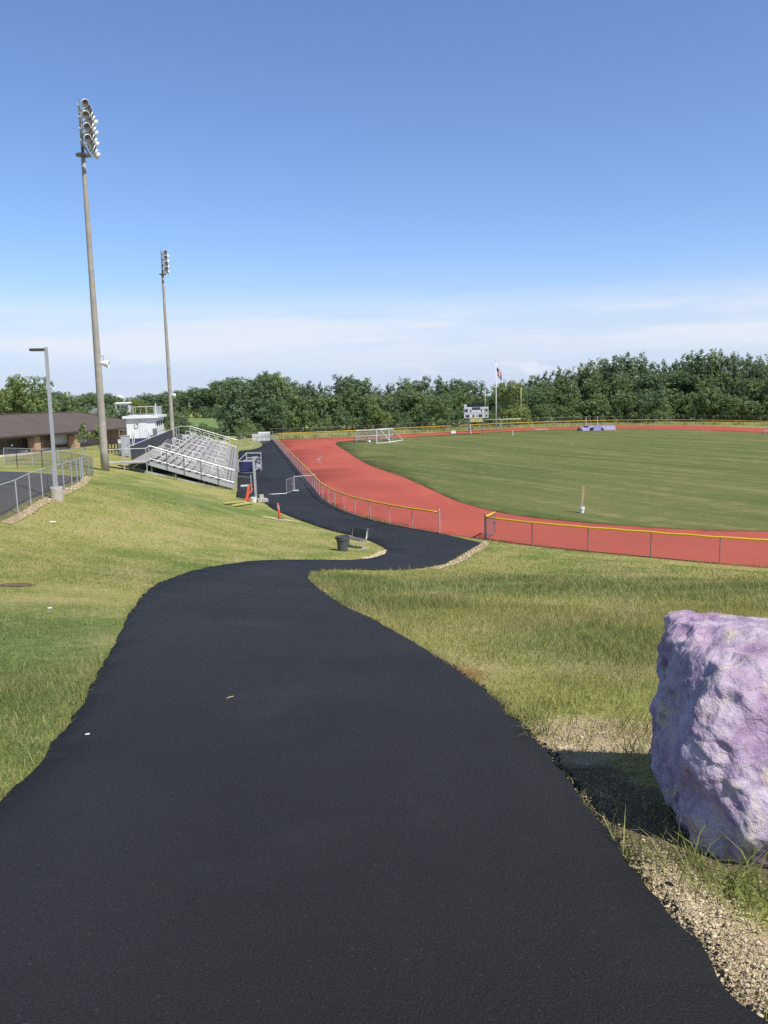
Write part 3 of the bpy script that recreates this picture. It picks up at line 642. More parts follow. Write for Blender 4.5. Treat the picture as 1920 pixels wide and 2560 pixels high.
# ------------------------------------------------------------------ floodlight masts
def aim_frame(d):
    d = unit(d); a = unit(np.cross(d, (0, 0, 1))); b = np.cross(a, d); return d, a, b
def floodlight(root, c, d, sc=1.0):
    """bell-shaped reflector opening along d, ballast can behind it, dark lens in front"""
    d = unit(d); m = MB()
    m.lathe([(.07, -.38), (.10, -.36), (.10, -.17), (.15, -.10), (.26, .07), (.285, .14), (.25, .145)], c, d, 14, cap=False)
    o = m.build('floodlight', M_['reflector'], root, smooth=True, world=True)
    m = MB(); m.lathe([(.25, .125), (.17, .105), (.05, .08), (.045, .03), (.001, .03)], c, d, 14, cap=False); m.build('lens', M_['lens'], o, world=True)
    m = MB(); m.bar(np.array(c)-d*.2, np.array(c)-d*.2+np.array([0, 0, -.3]), .05, .05); m.build('bracket', M_['galv_dark'], o, world=True)
def mast(label, base_px, Y, top_px, top_py, scale=1.0, rb=.30):
    b = atY(base_px[0], base_px[1], Y) if base_px[2] is None else base_px[2]; t = atY(top_px, top_py, Y)
    root = thing('floodlight_mast', label, 'light mast', b, group='floodlight masts beside the grandstand')
    ax = t-b; m = MB(); k = 14; m.path([b+ax*(i/k)-(np.array([0, 0, .6]) if i == 0 else 0) for i in range(k+1)], [rb*(1-.52*i/k) for i in range(k+1)], 18); m.build('pole', M_['pole'], root, smooth=True, world=True)
    m = MB(); m.lathe([(rb*1.0, -.1), (.5, -.05), (.5, .05), (rb*.6, .1)], t, n=14); m.build('collar', M_['galv_dark'], root, world=True)
    m = MB(); m.tube(t, t+np.array([0, 0, 3.2]), .11, .09, 10); m.build('mast_head', M_['galv_dark'], root, smooth=True, world=True)
    d3 = np.array([*dv, 0.]); r3 = np.array([-nv[0], -nv[1], 0.])
    for j in range(4):
        zc_ = .46+j*.76; c = t+np.array([0, 0, zc_])+r3*.22; a0, a1 = c-d3*2.0, c+d3*2.0
        m = MB(); m.bar(a0, a1, .12, .12); m.bar(a0+np.array([0, 0, .0]), t+np.array([0, 0, zc_]), .05, .05); m.build('crossarm', M_['galv'], root, world=True)
        for i in range(6):
            s = (i-2.5)/2.5; ang = (-.95, -.62, -.1, .1, .3, .45)[i]+rng.uniform(-.10, .10); dd = r3*math.cos(ang)+d3*math.sin(ang); dd = unit(dd+np.array([0, 0, -.42+rng.uniform(-.05, .05)]))
            floodlight(root, c+d3*s*1.95+r3*.42+np.array([0, 0, .12]), dd)
    for s in (-.12, .1):
        m = MB(); e = t+np.array([0, 0, 3.1]); m.tube(e+d3*s, e+d3*s+np.array([0, 0, .75]), .012, n=5); m.build('lightning_rod', M_['galv_dark'], root, world=True)
    return root, b, t
def horn_speaker(root, b, t, frac):
    p = b+(t-b)*frac; d = unit(np.array([*(-nv), 0])+np.array([*(-dv), 0])*.02+np.array([0, 0, -.20])); c = p+d*.42
    m = MB(); m.lathe([(0.016, -0.344), (0.082, -0.312), (0.148, -0.123), (0.246, 0.180), (0.271, 0.246), (0.287, 0.377), (0.271, 0.377), (0.221, 0.246)], c, d, 16, cap=False); o = m.build('horn_speaker', M_['white'], root, smooth=True, world=True)
    m = MB(); m.lathe([(.245, .30), (.001, .25)], c, d, 14, cap=False); m.build('grille', M_['galv_dark'], o, world=True)
    m = MB(); m.bar(p+np.array([0, 0, .35]), c+np.array([0, 0, .55]), .06, .06); m.bar(c+np.array([0, 0, .55]), c+np.array([0, 0, .1]), .05, .05); m.build('bracket', M_['galv'], root, world=True)
mr1, b1, t1 = mast('tall concrete floodlight mast with a white horn speaker, nearest the parking lot', (263, 1170, None), 60, 207.5, 388)
horn_speaker(mr1, b1, t1, (1170-896)/(1170-388))
b2 = atY(431, 1078, 120); b2[2] = .3
mr2, b2, t2 = mast('farther concrete floodlight mast rising behind the white press box', (0, 0, b2), 120, 406.5, 686, rb=.34)
horn_speaker(mr2, b2, t2, (1078-953)/(1078-686)*.96+.03)

# ------------------------------------------------------------------ parking lamp
lb = G(143, 1249); root = thing('lamp_post', 'pale lamp post with a flat dark head on a concrete plinth by the parking lot', 'lamp post', lb)
m = MB(); m.lathe([(.27, -.3), (.27, .50), (.25, .53), (.001, .53)], lb, n=22); m.build('plinth', M_['concrete'], root, world=True)
m = MB(); m.box(lb+np.array([0, 0, .545]), (.36, .36, .03)); m.build('base_plate', M_['galv'], root, world=True)
lt = atY(114.5, 868, lb[1]); m = MB(); m.bar(lb+np.array([0, 0, .55]), lt, .115, .115, up=(0, 1, 0)); m.build('pole', M_['galv'], root, world=True)
m = MB(); hd = unit((-1, -.12, 0)); m.bar(lt+np.array([0, 0, -.10])+hd*.05, lt+np.array([0, 0, -.10])+hd*.62, .34, .10); m.build('lamp_head', M_['gutter'], root, world=True)

# ------------------------------------------------------------------ grandstand
NR, RUN, RISE, Z0, LEN = 11, .61, .205, .80, 55.0
root = thing('grandstand', 'long aluminium grandstand of eleven rows with white handrails on the slope left of the path', 'bleachers', (*OB, 0))
def g3(u, ww, z): q = OB+dv*u+nv*ww; return np.array([q[0], q[1], z])
aisles = [0.75, 10.8, 21.6, 32.4, 43.4, 54.3]
bays = list(zip([a+.62 for a in aisles[:-1]], [a-.62 for a in aisles[1:]]))
for i in range(NR):
    z = Z0+i*RISE; m = MB(); m.bar(g3(0, RUN*i+.25, z), g3(LEN, RUN*i+.25, z), .60, .045); m.build('footboard', M_['alu'], root, world=True)
    m = MB(); m.bar(g3(0, RUN*i+.555, z+.09), g3(LEN, RUN*i+.555, z+.09), .015, .20); m.build('gap_shade_board', M_['mesh_and_gap_shade'], root, world=True)  # near-black boards added to stop light and give row gaps their shade
    if i == 0: continue
    for a, b in bays:
        m = MB(); m.bar(g3(a, RUN*i+.40, z+.27), g3(b, RUN*i+.40, z+.27), .27, .05)
        n_ = 6
        for k in range(n_+1): u = a+.1+(b-a-.2)*k/n_; m.bar(g3(u, RUN*i+.40, z-.05), g3(u, RUN*i+.40, z+.26), .05, .20)
        m.build('seat_plank', M_['alu'], root, world=True)
for u in [0.05+LEN*k/18 for k in range(19)]:           # raking frames under the deck
    m = MB(); m.bar(g3(u, 0, Z0-.12), g3(u, RUN*NR, Z0+NR*RISE-.12), .08, .12)
    for ww in (.1, 2.4, 4.7, 6.6): q = g3(u, ww, 0); m.bar((q[0], q[1], tz(q[0], q[1])-.1), (q[0], q[1], Z0+ww/RUN*RISE-.12), .08, .08)
    m.bar(g3(u, .1, .15), g3(u, 2.4, Z0+2.4/RUN*RISE-.2), .05, .05); m.build('frame', M_['galv_dark'], root, world=True)
m = MB()                                                # walkway behind the top row, with the landing beyond the near end
ZT = Z0+NR*RISE-.05
m.bar(g3(-.2, 7.45, ZT), g3(LEN, 7.45, ZT), 1.5, .06); m.bar(g3(-1.1, 6.8, ZT), g3(-1.1, 10.2, ZT), 1.7, .06); m.build('walkway', M_['alu'], root, world=True)
m = MB(); m.bar(g3(-.08, -.1, Z0-.28), g3(-.08, 6.9, ZT-.16), .05, .34); m.bar(g3(-.06, .9, Z0-.42), g3(-.06, 9.3, ZT-.25), .05, .14, ); m.build('end_fascia', M_['galv'], root, world=True)
def rail(parts, name='guard_rail', mat=M_['galv'], r=.03):
    m = MB()
    for p in parts: m.path(p, r, 6)
    return m.build(name, mat, root, world=True)
def end_rail(u, bright):
    tops = [g3(u, ww, Z0+ww/RUN*RISE+1.22) for ww in (-.2, RUN*NR)]; low = [g3(u, ww, Z0+ww/RUN*RISE+.15) for ww in (-.2, RUN*NR)]
    o = rail([tops], mat=M_['alu_bright'], r=.038); rail([low], mat=M_['alu_bright'], r=.03)
    for k in range(6):
        ww = -.2+(RUN*NR+.2)*k/5; z = Z0+ww/RUN*RISE; m = MB(); m.bar(g3(u, ww, z-.45), g3(u, ww, z+1.22), .07, .07); m.build('rail_post', M_['galv_dark'] if 0 < k < 5 else M_['galv'], root, world=True)
end_rail(-.12, True); end_rail(LEN+.1, True)
for k in range(20):                                     # front fabric and posts
    u = -.1+(LEN+.2)*k/19; m = MB(); m.bar(g3(u, -.22, 0.0), g3(u, -.22, Z0+1.1), .06, .06); m.build('front_post', M_['galv'], root, world=True)
rail([[g3(-.1, -.22, Z0+1.1), g3(LEN+.1, -.22, Z0+1.1)]])
m = MB(); m.quad(g3(-.1, -.25, .05), g3(LEN, -.25, .05), g3(LEN, -.25, Z0+1.1), g3(-.1, -.25, Z0+1.1), uv=[(0, 0), (LEN, 0), (LEN, 1.9), (0, 1.9)]); m.build('wire_fabric', M_['chain'], root, world=True)
m = MB(); m.bar(g3(0.6, 8.25, ZT+.62), g3(LEN-12, 8.25, ZT+.62), .03, 1.15); m.build('windscreen', M_['mesh_and_gap_shade'], root, world=True)
rail([[g3(-1.9, 8.3, ZT+1.25), g3(LEN, 8.3, ZT+1.25)], [g3(LEN, 8.3, ZT+1.25), g3(LEN+.1, 6.7, ZT+1.25)], [g3(-.12, 6.7, ZT+1.2), g3(-1.95, 6.75, ZT+1.15), g3(-1.95, 10.2, ZT+1.15)], [g3(-.12, 6.7, ZT+.12), g3(-1.95, 6.75, ZT+.12), g3(-1.95, 10.2, ZT+.12)]], mat=M_['alu_bright'])
for u, ww in [(-1.95, 6.75), (-1.95, 8.5), (-1.95, 10.2), (-.2, 8.3)]+[(4+k*4.6, 8.3) for k in range(12)]:
    q = g3(u, ww, 0); m = MB(); m.bar((q[0], q[1], ZT-.5 if u > 0 else tz(q[0], q[1])-.1), (q[0], q[1], ZT+1.25), .06, .06); m.build('rail_post', M_['galv'], root, world=True)
def loop_rail(u, w0, w1):
    def z(ww): return Z0+ww/RUN*RISE
    h = .95; c = .16; sl_ = RISE/RUN
    P = [g3(u, w0, z(w0)), g3(u, w0, z(w0)+h-c), g3(u, w0+c*.3, z(w0)+h-c*.25), g3(u, w0+c, z(w0+c)+h), g3(u, w1-c, z(w1-c)+h), g3(u, w1-c*.3, z(w1)+h-c*.25), g3(u, w1, z(w1)+h-c), g3(u, w1, z(w1))]
    m = MB(); m.path(P, .032, 6); m.path([g3(u, w0, z(w0)+.55), g3(u, w1, z(w1)+.55)], .025, 6); mid = (w0+w1)/2; m.path([g3(u, mid, z(mid)), g3(u, mid, z(mid)+h)], .025, 6); m.build('handrail', M_['alu_bright'], root, smooth=True, world=True)
for a in aisles:
    for w0, w1 in ((.75, 2.65), (3.0, 4.7), (5.05, 6.6)): loop_rail(a, w0, w1)
for a in (14.5, 29.5):                                  # slatted boxes of reserved seats at the back
    for k in range(7):
        m = MB(); m.bar(g3(a+k*.62, 6.55, ZT+.05), g3(a+k*.62, 6.55, ZT+.95), .46, .10); m.build('reserved_seat_back', M_['galv_dark'], root, world=True)
    m = MB(); m.bar(g3(a-.4, 6.7, ZT+.5), g3(a+4.2, 6.7, ZT+.5), .04, .95); m.build('reserved_seat_screen', M_['alu'], root, world=True)

# ------------------------------------------------------------------ press box
PB = np.array([-25.2, 89.6]); root = thing('press_box', 'white flat-roofed press box with a railed roof deck behind the grandstand', 'press box', (*PB, 2.4))
def p3(u, ww, z): q = PB+dv*u+nv*ww; return np.array([q[0], q[1], z])
PL, PW, PZ0, PZ1 = 10.0, 3.1, 3.95, 6.15
m = MB(); m.bar(p3(0, PW/2, (PZ0+PZ1)/2), p3(PL, PW/2, (PZ0+PZ1)/2), PW, PZ1-PZ0); m.build('wall', M_['white'], root, world=True)
m = MB(); m.bar(p3(-.35, PW/2, PZ1+.13), p3(PL+.35, PW/2, PZ1+.13), PW+.7, .26); m.build('roof', M_['white'], root, world=True)
for k in range(4):
    u = .85+k*2.35; f = MB(); f.bar(p3(u, -.03, PZ0+1.25), p3(u+1.75, -.03, PZ0+1.25), .04, 1.25); fo = f.build('window_frame', M_['white_metal'], root, world=True)
    f = MB(); f.bar(p3(u+.09, -.055, PZ0+1.55), p3(u+1.66, -.055, PZ0+1.55), .03, .52); f.build('pane', M_['glass_dark'], fo, world=True)
    f = MB(); f.bar(p3(u+.85, -.06, PZ0+.65), p3(u+.93, -.06, PZ0+.65), .03, .05); f.build('latch', M_['galv_dark'], fo, world=True)
f = MB(); f.bar(p3(-.03, PW-.82, PZ0+1.32), p3(-.03, PW-1.2, PZ0+1.32), .04, .42, up=(0, 0, 1)); fo = f.build('window_frame', M_['galv_dark'], root, world=True)
f = MB(); f.bar(p3(-.055, PW-.88, PZ0+1.30), p3(-.055, PW-1.14, PZ0+1.30), .03, .32); f.build('pane', M_['white'], fo, world=True)
f = MB(); f.bar(p3(-.03, 1.75, PZ0+.95), p3(-.03, .9, PZ0+.95), .03, 1.88); fo = f.build('door', M_['white_metal'], root, world=True)
f = MB(); f.lathe([(.03, 0), (.035, .05), (.001, .07)], p3(-.06, 1.02, PZ0+.9), -np.array([*dv, 0]), 8); f.build('handle', M_['galv_dark'], fo, world=True)
m = MB(); m.bar(p3(-.12, 1.75, PZ1-.16), p3(-.32, 1.75, PZ1-.24), .14, .1); m.bar(p3(-.02, 1.75, PZ1-.1), p3(-.14, 1.75, PZ1-.16), .05, .05); m.build('wall_lamp', M_['galv'], root, world=True)
m = MB(); m.bar(p3(.2, PW/2, 3.3), p3(PL-.2, PW/2, 3.3), PW-.5, 1.28); m.build('base', M_['galv_dark'], root, world=True)
ZR = PZ1+.26
def rseg(a, b, n, pick, name):
    a = np.array(a); b = np.array(b); m = MB(); m.path([a+u_*1.0, b+u_*1.0], .028, 6); m.path([a+u_*.1, b+u_*.1], .022, 6)
    for k in range(n+1): q = a+(b-a)*k/n; m.path([q, q+u_*1.0], .024, 6)
    if pick:
        for k in range(pick+1): q = a+(b-a)*k/pick; m.path([q+u_*.1, q+u_*1.0], .013, 5)
    return m.build(name, M_['galv'], root, world=True)
rseg(p3(.15, .15, ZR), p3(PL-.15, .15, ZR), 4, 26, 'deck_rail'); rseg(p3(.15, PW-.15, ZR), p3(PL-.15, PW-.15, ZR), 4, 0, 'deck_rail'); rseg(p3(.15, .15, ZR), p3(.15, PW-.15, ZR), 4, 0, 'deck_rail'); rseg(p3(PL-.15, .15, ZR), p3(PL-.15, PW-.15, ZR), 3, 0, 'deck_rail')
m = MB(); m.tube(p3(2.3, .1, ZR), p3(2.3, .1, ZR+1.35), .05, n=8); m.build('aerial', M_['white_metal'], root, world=True)
for k in range(6):                                      # blue stair up to the door
    m = MB(); m.bar(p3(-.25-k*.28, .75, PZ0-.1-k*.19), p3(-.25-k*.28, 2.25, PZ0-.1-k*.19), .30, .05); m.bar(p3(-.39-k*.28, .75, PZ0-.2-k*.19), p3(-.39-k*.28, 2.25, PZ0-.2-k*.19), .03, .15); m.build('stair_step', M_['blue'], root, world=True)
for ww in (.65, 2.35):
    m = MB(); m.path([p3(-.1, ww, PZ0+.9), p3(-1.75, ww, PZ0-.2)], .03, 6); m.path([p3(-.1, ww, PZ0-.2), p3(-.1, ww, PZ0+.9)], .035, 6); m.path([p3(-1.75, ww, PZ0-1.3), p3(-1.75, ww, PZ0-.2)], .035, 6); m.bar(p3(-.1, ww, PZ0-.2), p3(-1.8, ww, PZ0-1.3), .05, .2); m.build('stair_rail', M_['alu_bright'], root, world=True)
m = MB(); m.bar(p3(-.2, 3.0, PZ0-.1), p3(-.2, 3.9, PZ0-.1), 1.4, .08); m.build('landing', M_['white'], root, world=True)
m = MB(); m.path([p3(-.2, 3.9, PZ0), p3(-.2, 3.9, PZ0+1.0), p3(-.2, 3.2, PZ0+1.0)], .03, 6); m.build('landing_rail', M_['galv'], root, world=True)
m = MB(); m.bar(p3(-.5, .05, PZ0-.7), p3(-.5, .05, PZ0+1.05), .45, .14, up=(*dv, 0)); m.build('conduit_panel', M_['galv_dark'], root, world=True)
# utility cabinet group between the mast and the press box
def cabinet(label, px, py, Y, wd, ht, mat, dp=.6):
    q = atY(px, py, Y); q[2] = tz(q[0], q[1]); r = thing('utility_cabinet', label, 'cabinet', q); a = .25
    m = MB(); m.box(q+np.array([0, 0, ht/2]), (wd, dp, ht), a); m.build('body', mat, r, world=True)
    m = MB(); m.box(q+np.array([0, 0, ht+.03]), (wd+.08, dp+.08, .06), a); m.build('lid', mat, r, world=True)
    dd = np.array([math.sin(a), -math.cos(a), 0])*(dp/2+.015); m = MB(); m.box(q+dd+np.array([0, 0, ht*.5]), (wd*.8, .03, ht*.8), a); o = m.build('door', mat, r, world=True)
    m = MB(); m.box(q+dd*1.12+np.array([wd*.28, 0, ht*.55]), (.05, .05, .16), a); m.build('handle', M_['galv_dark'], o, world=True)
cabinet('tall pale grey utility cabinet beside the press box stairs', 314, 1110, 80, .85, 2.0, M_['galv']); cabinet('white utility cabinet standing left of the tall grey cabinet', 304, 1112, 81, .6, 1.5, M_['white'])
q = atY(287, 1117, 84); q[2] = tz(q[0], q[1]); r = thing('slat_fence', 'short brown slatted fence between the floodlight mast and the utility cabinets', 'fence', q)
for k in range(7): m = MB(); x = q+np.array([-1.0+k*.31, .05*k, 0]); m.bar(x-u_*.1, x+u_*(1.75 if k < 5 else 1.9), .10, .08, up=(0, 1, 0)); m.build('slat', M_['brownfence'], r, world=True)
m = MB(); m.bar(q+np.array([-1.1, .05, 1.45]), q+np.array([1.0, .35, 1.45]), .05, .1); m.bar(q+np.array([-1.1, .05, .4]), q+np.array([1.0, .35, .4]), .05, .1); m.build('rail', M_['brownfence'], r, world=True)

# ------------------------------------------------------------------ clubhouse
BZ = 1.45; EZ = 4.26; RZ = 6.75; BL, BR_, DP = -46.0, 33.0, 16.0; OV = 1.7
root = thing('clubhouse', 'low clubhouse with a brown metal hip roof and sandstone pillars at the left edge', 'building', (*BW0, BZ))
def b3(t, e, z): q = BW0+bs*t+bn*e; return np.array([q[0], q[1], z])
m = MB(); m.bar(b3(BL+1, DP/2+.7, (BZ+EZ)/2-.1), b3(BR_, DP/2+.7, (BZ+EZ)/2-.1), DP-1.4, EZ-BZ+.0); m.build('wall', M_['tan_wall'], root, world=True)
m = MB(); hw = (DP+OV)/2; A0, A1, B1, B0_ = b3(BL, -OV, EZ), b3(BR_+OV, -OV, EZ), b3(BR_+OV, DP, EZ), b3(BL, DP, EZ); R0, R1 = b3(BL+hw, hw-OV, RZ), b3(BR_+OV-hw, hw-OV, RZ); ln = BR_+OV-BL
m.quad(A0, A1, R1, R0, uv=[(0, 0), (ln, 0), (ln-hw, hw), (hw, hw)]); m.quad(B1, B0_, R0, R1, uv=[(0, 0), (ln, 0), (ln-hw, hw), (hw, hw)])
m.quad(A1, B1, R1, R1+np.array([0, 0, .001]), uv=[(0, 0), (DP+OV, 0), (hw, hw), (hw, hw)]); m.quad(B0_, A0, R0, R0+np.array([0, 0, .001]), uv=[(0, 0), (DP+OV, 0), (hw, hw), (hw, hw)])
ro = m.build('roof', M_['roof'], root, world=True)
m = MB(); m.path([R0+u_*.04, R1+u_*.04], .09, 6); m.path([R1+u_*.04, A1+u_*.04], .07, 6); m.build('ridge_cap', M_['roof'], ro, world=True)
m = MB(); m.bar(b3(BL, -OV-.06, EZ-.10), b3(BR_+OV, -OV-.06, EZ-.10), .14, .22); m.bar(b3(BL, -OV/2+.3, EZ-.24), b3(BR_+1, -OV/2+.3, EZ-.24), OV+.4, .06); m.bar(b3(BR_+OV+.06, -OV, EZ-.1), b3(BR_+OV+.06, DP, EZ-.1), .14, .22); m.build('gutter', M_['gutter'], root, world=True)
def t_at(px):                                            # where the wall passes behind a column of the picture
    s = (px-960)/F; return (s*BW0[1]-BW0[0])/(bs[0]-s*bs[1])
def pillar(px, wd=1.1):
    t = t_at(px); m = MB(); q0, q1 = b3(t-wd/2, -1.25, 0), b3(t+wd/2, -.25, 0); z0, z1 = BZ-.3, EZ-.55
    cs = [b3(t-wd/2, -1.25, 0)[:2], b3(t+wd/2, -1.25, 0)[:2], b3(t+wd/2, -.25, 0)[:2], b3(t-wd/2, -.25, 0)[:2]]
    for i in range(4):
        a, b = cs[i], cs[(i+1) % 4]; l = np.linalg.norm(b-a); m.quad((*a, z0), (*b, z0), (*b, z1), (*a, z1), uv=[(0, 0), (l, 0), (l, z1-z0), (0, z1-z0)])
    o = m.build('pillar', M_['brick'], root, world=True); m = MB(); m.bar(b3(t, -.75, z1), b3(t, -.75, EZ-.22), wd*.9, .9, up=(*bs, 0)); m.build('pillar_head', M_['tan_wall'], o, world=True)
for px in (81, 181, 300): pillar(px)
pillar(-40)
m = MB(); t = t_at(90); m.tube(b3(t, -1.32, BZ), b3(t, -1.32, EZ-.5), .08, n=6); m.tube(b3(t, -1.32, EZ-.5), b3(t+.5, -OV, EZ-.15), .08, n=6); m.build('downpipe', M_['gutter'], root, world=True)
for px, wd in ((36, 1.35), (69, .9), (98, 1.15)):
    t = t_at(px); m = MB(); m.bar(b3(t-wd/2, -.03, BZ+1.12), b3(t+wd/2, -.03, BZ+1.12), .05, 2.25); o = m.build('door', M_['door'], root, world=True)
    m = MB(); m.box(b3(t+wd*.38, -.08, BZ+1.05), (.06, .06, .14)); m.build('handle', M_['galv'], o, world=True)
    if px == 36: m = MB(); m.bar(b3(t-.12, -.06, BZ+1.6), b3(t+.12, -.06, BZ+1.6), .01, .22); m.build('door_sign', M_['white'], o, world=True)
for px, wd, h0, hh in ((158, 3.2, 1.1, 1.35), (203, 3.6, .95, 1.4)):
    t = t_at(px); m = MB(); m.bar(b3(t-wd/2, -.03, BZ+h0+hh/2), b3(t+wd/2, -.03, BZ+h0+hh/2), .05, hh); o = m.build('serving_hatch', M_['shutter'], root, world=True); m = MB(); m.bar(b3(t-wd/2-.1, -.15, BZ+h0-.05), b3(t+wd/2+.1, -.15, BZ+h0-.05), .35, .06); m.build('counter', M_['gutter'], o, world=True)
m = MB(); t = t_at(60); m.box(b3(t, -.3, BZ+.75), (.9, .5, .3), .3); m.box(b3(t, -.3, BZ+.4), (.3, .3, .5), .3); m.build('drinking_fountain', M_['galv'], root, world=True)
# parking bay lines
for a, b in (((48, 1196.5), (105, 1193.5)), ((160, 1196), (196, 1194.5))):
    A_, B_ = G(*a), G(*b); m = MB(); n_ = 8; d2 = unit((B_-A_)[:2]); s2 = np.array([-d2[1], d2[0]])*.06
    for k in range(n_):
        c0 = A_[:2]+(B_-A_)[:2]*k/n_; c1 = A_[:2]+(B_-A_)[:2]*(k+1)/n_
        m.quad(*[(*(c+s), tz(*c)+.022) for c, s in ((c0, -s2), (c1, -s2), (c1, s2), (c0, s2))])
    o = m.build('bay_marking', M_['white']); tag(o, kind='structure')

# ------------------------------------------------------------------ lettering
def text_part(parent, s, size, c, right, up, out, mat, name='lettering'):
    cu = bpy.data.curves.new('lettering', 'FONT'); cu.body = s; cu.size = size; cu.align_x = 'CENTER'; cu.align_y = 'CENTER'; cu.resolution_u = 1; cu.extrude = .01; cu.offset = size*.02
    o = bpy.data.objects.new('lettering', cu); COL.objects.link(o); dg = bpy.context.evaluated_depsgraph_get(); me = bpy.data.meshes.new_from_object(o.evaluated_get(dg)); bpy.data.objects.remove(o)
    r_, u__, o_ = [Vector(map(float, q)) for q in (right, up, out)]; mx = Matrix((r_, u__, o_)).transposed().to_4x4(); mx.translation = Vector(map(float, c)); me.transform(mx); me.materials.clear(); me.materials.append(mat)
    root = parent
    while root.parent: root = root.parent
    me.transform(Matrix.Translation(-root.location)); q = bpy.data.objects.new(name, me); COL.objects.link(q); q.parent = parent; return q

# ------------------------------------------------------------------ scoreboard
SY = 165.; sL, sR = atY(1160, 1030, SY), atY(1220.8, 1028.5, SY); W5 = (sR-sL)[0]; cxs = (sL[0]+sR[0])/2
root = thing('scoreboard', 'scoreboard with dark top panel and yellow banner on two posts by the far bend', 'scoreboard', (cxs, SY, 0))
zt, zb = atY(1190, 1017.5, SY)[2], atY(1190, 1045, SY)[2]; HB = zt-zb; fy = SY-.2
def sx(u, v): return np.array([cxs-W5/2+u*W5, fy, zb+v*HB])
X3, Z3, O3 = (1, 0, 0), (0, 0, 1), (0, -1, 0)
m = MB(); m.box((cxs, SY, zb+HB/2), (W5, .36, HB)); m.build('board', M_['board'], root, world=True)
ztt = atY(1190, 1010, SY)[2]; m = MB(); m.box((cxs+W5*.0, SY, (zt+ztt)/2+.02), (W5*.76, .3, ztt-zt-.02)); m.build('top_panel', M_['navy'], root, world=True)
m = MB(); m.box((cxs-W5*.44, SY, (zt+ztt)/2+.02), (W5*.11, .3, ztt-zt-.02)); m.build('top_panel', M_['frost'], root, world=True)
SEG = {'8': ((0, 0, 1, 0), (0, .5, 1, .5), (0, 1, 1, 1), (0, 0, 0, 1), (1, 0, 1, 1))}
def window(u0, v0, u1, v1, n):
    a, b = sx(u0, v0), sx(u1, v1); m = MB(); m.box(((a[0]+b[0])/2, fy+.0, (a[2]+b[2])/2), (b[0]-a[0], .06, b[2]-a[2])); o = m.build('digit_window', M_['digit'], root, world=True)
    m = MB(); w_ = (b[0]-a[0])/n
    for k in range(n):
        x0 = a[0]+w_*(k+.24); x1 = a[0]+w_*(k+.76); z0 = a[2]+(b[2]-a[2])*.18; z1 = a[2]+(b[2]-a[2])*.82
        for p in SEG['8']: m.bar((x0+(x1-x0)*p[0], fy-.04, z0+(z1-z0)*p[1]), (x0+(x1-x0)*p[2], fy-.04, z0+(z1-z0)*p[3]), .05, .02, up=(0, 1, 0))
    m.build('digits', M_['segment'], o, world=True)
for q in ((.02, .57, .16, .80, 2), (.25, .58, .30, .77, 1), (.33, .76, .67, .97, 4), (.69, .60, .74, .80, 1), (.89, .58, .97, .82, 2), (.84, .58, .87, .80, 1), (.06, .08, .21, .30, 2), (.35, .08, .42, .30, 1), (.60, .09, .75, .31, 2), (.53, .12, .57, .24, 1), (.89, .09, .95, .30, 1)): window(*q)
m = MB()
for a, b, c, d in ((.015, .02, .225, .50), (.255, .02, .50, .50), (.525, .02, .765, .50), (.83, .02, .985, .50), (.015, .53, .985, .54)):
    A_, B_ = sx(a, b), sx(c, d)
    for p, q in (((A_[0], A_[2]), (B_[0], A_[2])), ((A_[0], B_[2]), (B_[0], B_[2])), ((A_[0], A_[2]), (A_[0], B_[2])), ((B_[0], A_[2]), (B_[0], B_[2]))): m.bar((p[0], fy+.0, p[1]), (q[0], fy+.0, q[1]), .05, .06, up=(0, 1, 0))
m.build('trim', M_['white'], root, world=True)
for s, u, v, z in (('HOME', .12, .88, .36), ('GUEST', .83, .90, .36), ('QTR', .50, .66, .24), ('DOWN', .115, .41, .36), ('TO GO', .38, .41, .34), ('BALL ON', .645, .41, .34), ('TOL', .91, .41, .34)): text_part(root, s, z, sx(u, v)+np.array([0, -.02, 0]), X3, Z3, O3, M_['white'])
for px in (1172.5, 1207): x = atY(px, 1083, SY)[0]; m = MB(); m.box((x, SY+.05, zb/2-.1), (.24, .25, zb+.25)); m.build('post', M_['galv_dark'], root, world=True)
yl, yr = atY(1174, 1050, SY), atY(1206.5, 1050, SY); zz = atY(1190, 1050.5, SY)[2]; m = MB(); m.box(((yl[0]+yr[0])/2, SY-.12, zz), (yr[0]-yl[0], .08, .62)); o = m.build('banner', M_['sign_yellow'], root, world=True)
text_part(o, 'W.A. MUNTOY', .40, ((yl[0]+yr[0])/2, SY-.165, zz), X3, Z3, O3, M_['sign_dark'])
x = atY(1176, 1083, SY)[0]; m = MB(); m.path([(x+.1, SY-.2, 0), (x+.05, SY-.2, .8), (x-.1, SY-.18, 1.6), (x+.05, SY-.18, 2.0)], .07, 6); m.build('conduit', M_['white'], root, world=True)

# ------------------------------------------------------------------ goal post, flagpole
GY = 160.; g0 = atY(1252, 1085.5, GY); g0[2] = 0; root = thing('goal_post', 'pale yellow football goal post at the far end of the field', 'goal post', g0)
gl, gr_ = atY(1213, 1052, GY-1.2), atY(1302.5, 1049.5, GY-1.2); zc_ = 3.05; m = MB(); m.path([g0-u_*.2, g0+u_*2.3, g0+np.array([0, -.25, 2.85]), g0+np.array([0, -1.2, zc_])], .10, 10); m.build('gooseneck', M_['pale_yellow'], root, smooth=True, world=True)
ends = [np.array([gl[0], GY-1.2, zc_]), np.array([gr_[0], GY-1.2, zc_])]; m = MB(); m.tube(ends[0], ends[1], .075, n=10); m.build('crossbar', M_['pale_yellow'], root, smooth=True, world=True)
for e in ends: m = MB(); m.tube(e, e+u_*6.1, .048, n=8); m.build('upright', M_['pale_yellow'], root, smooth=True, world=True)
fp = atZ(1240.5, 1079.5); root = thing('flagpole', 'tall white flagpole with a ball top between the scoreboard and the goal post', 'flagpole', fp)
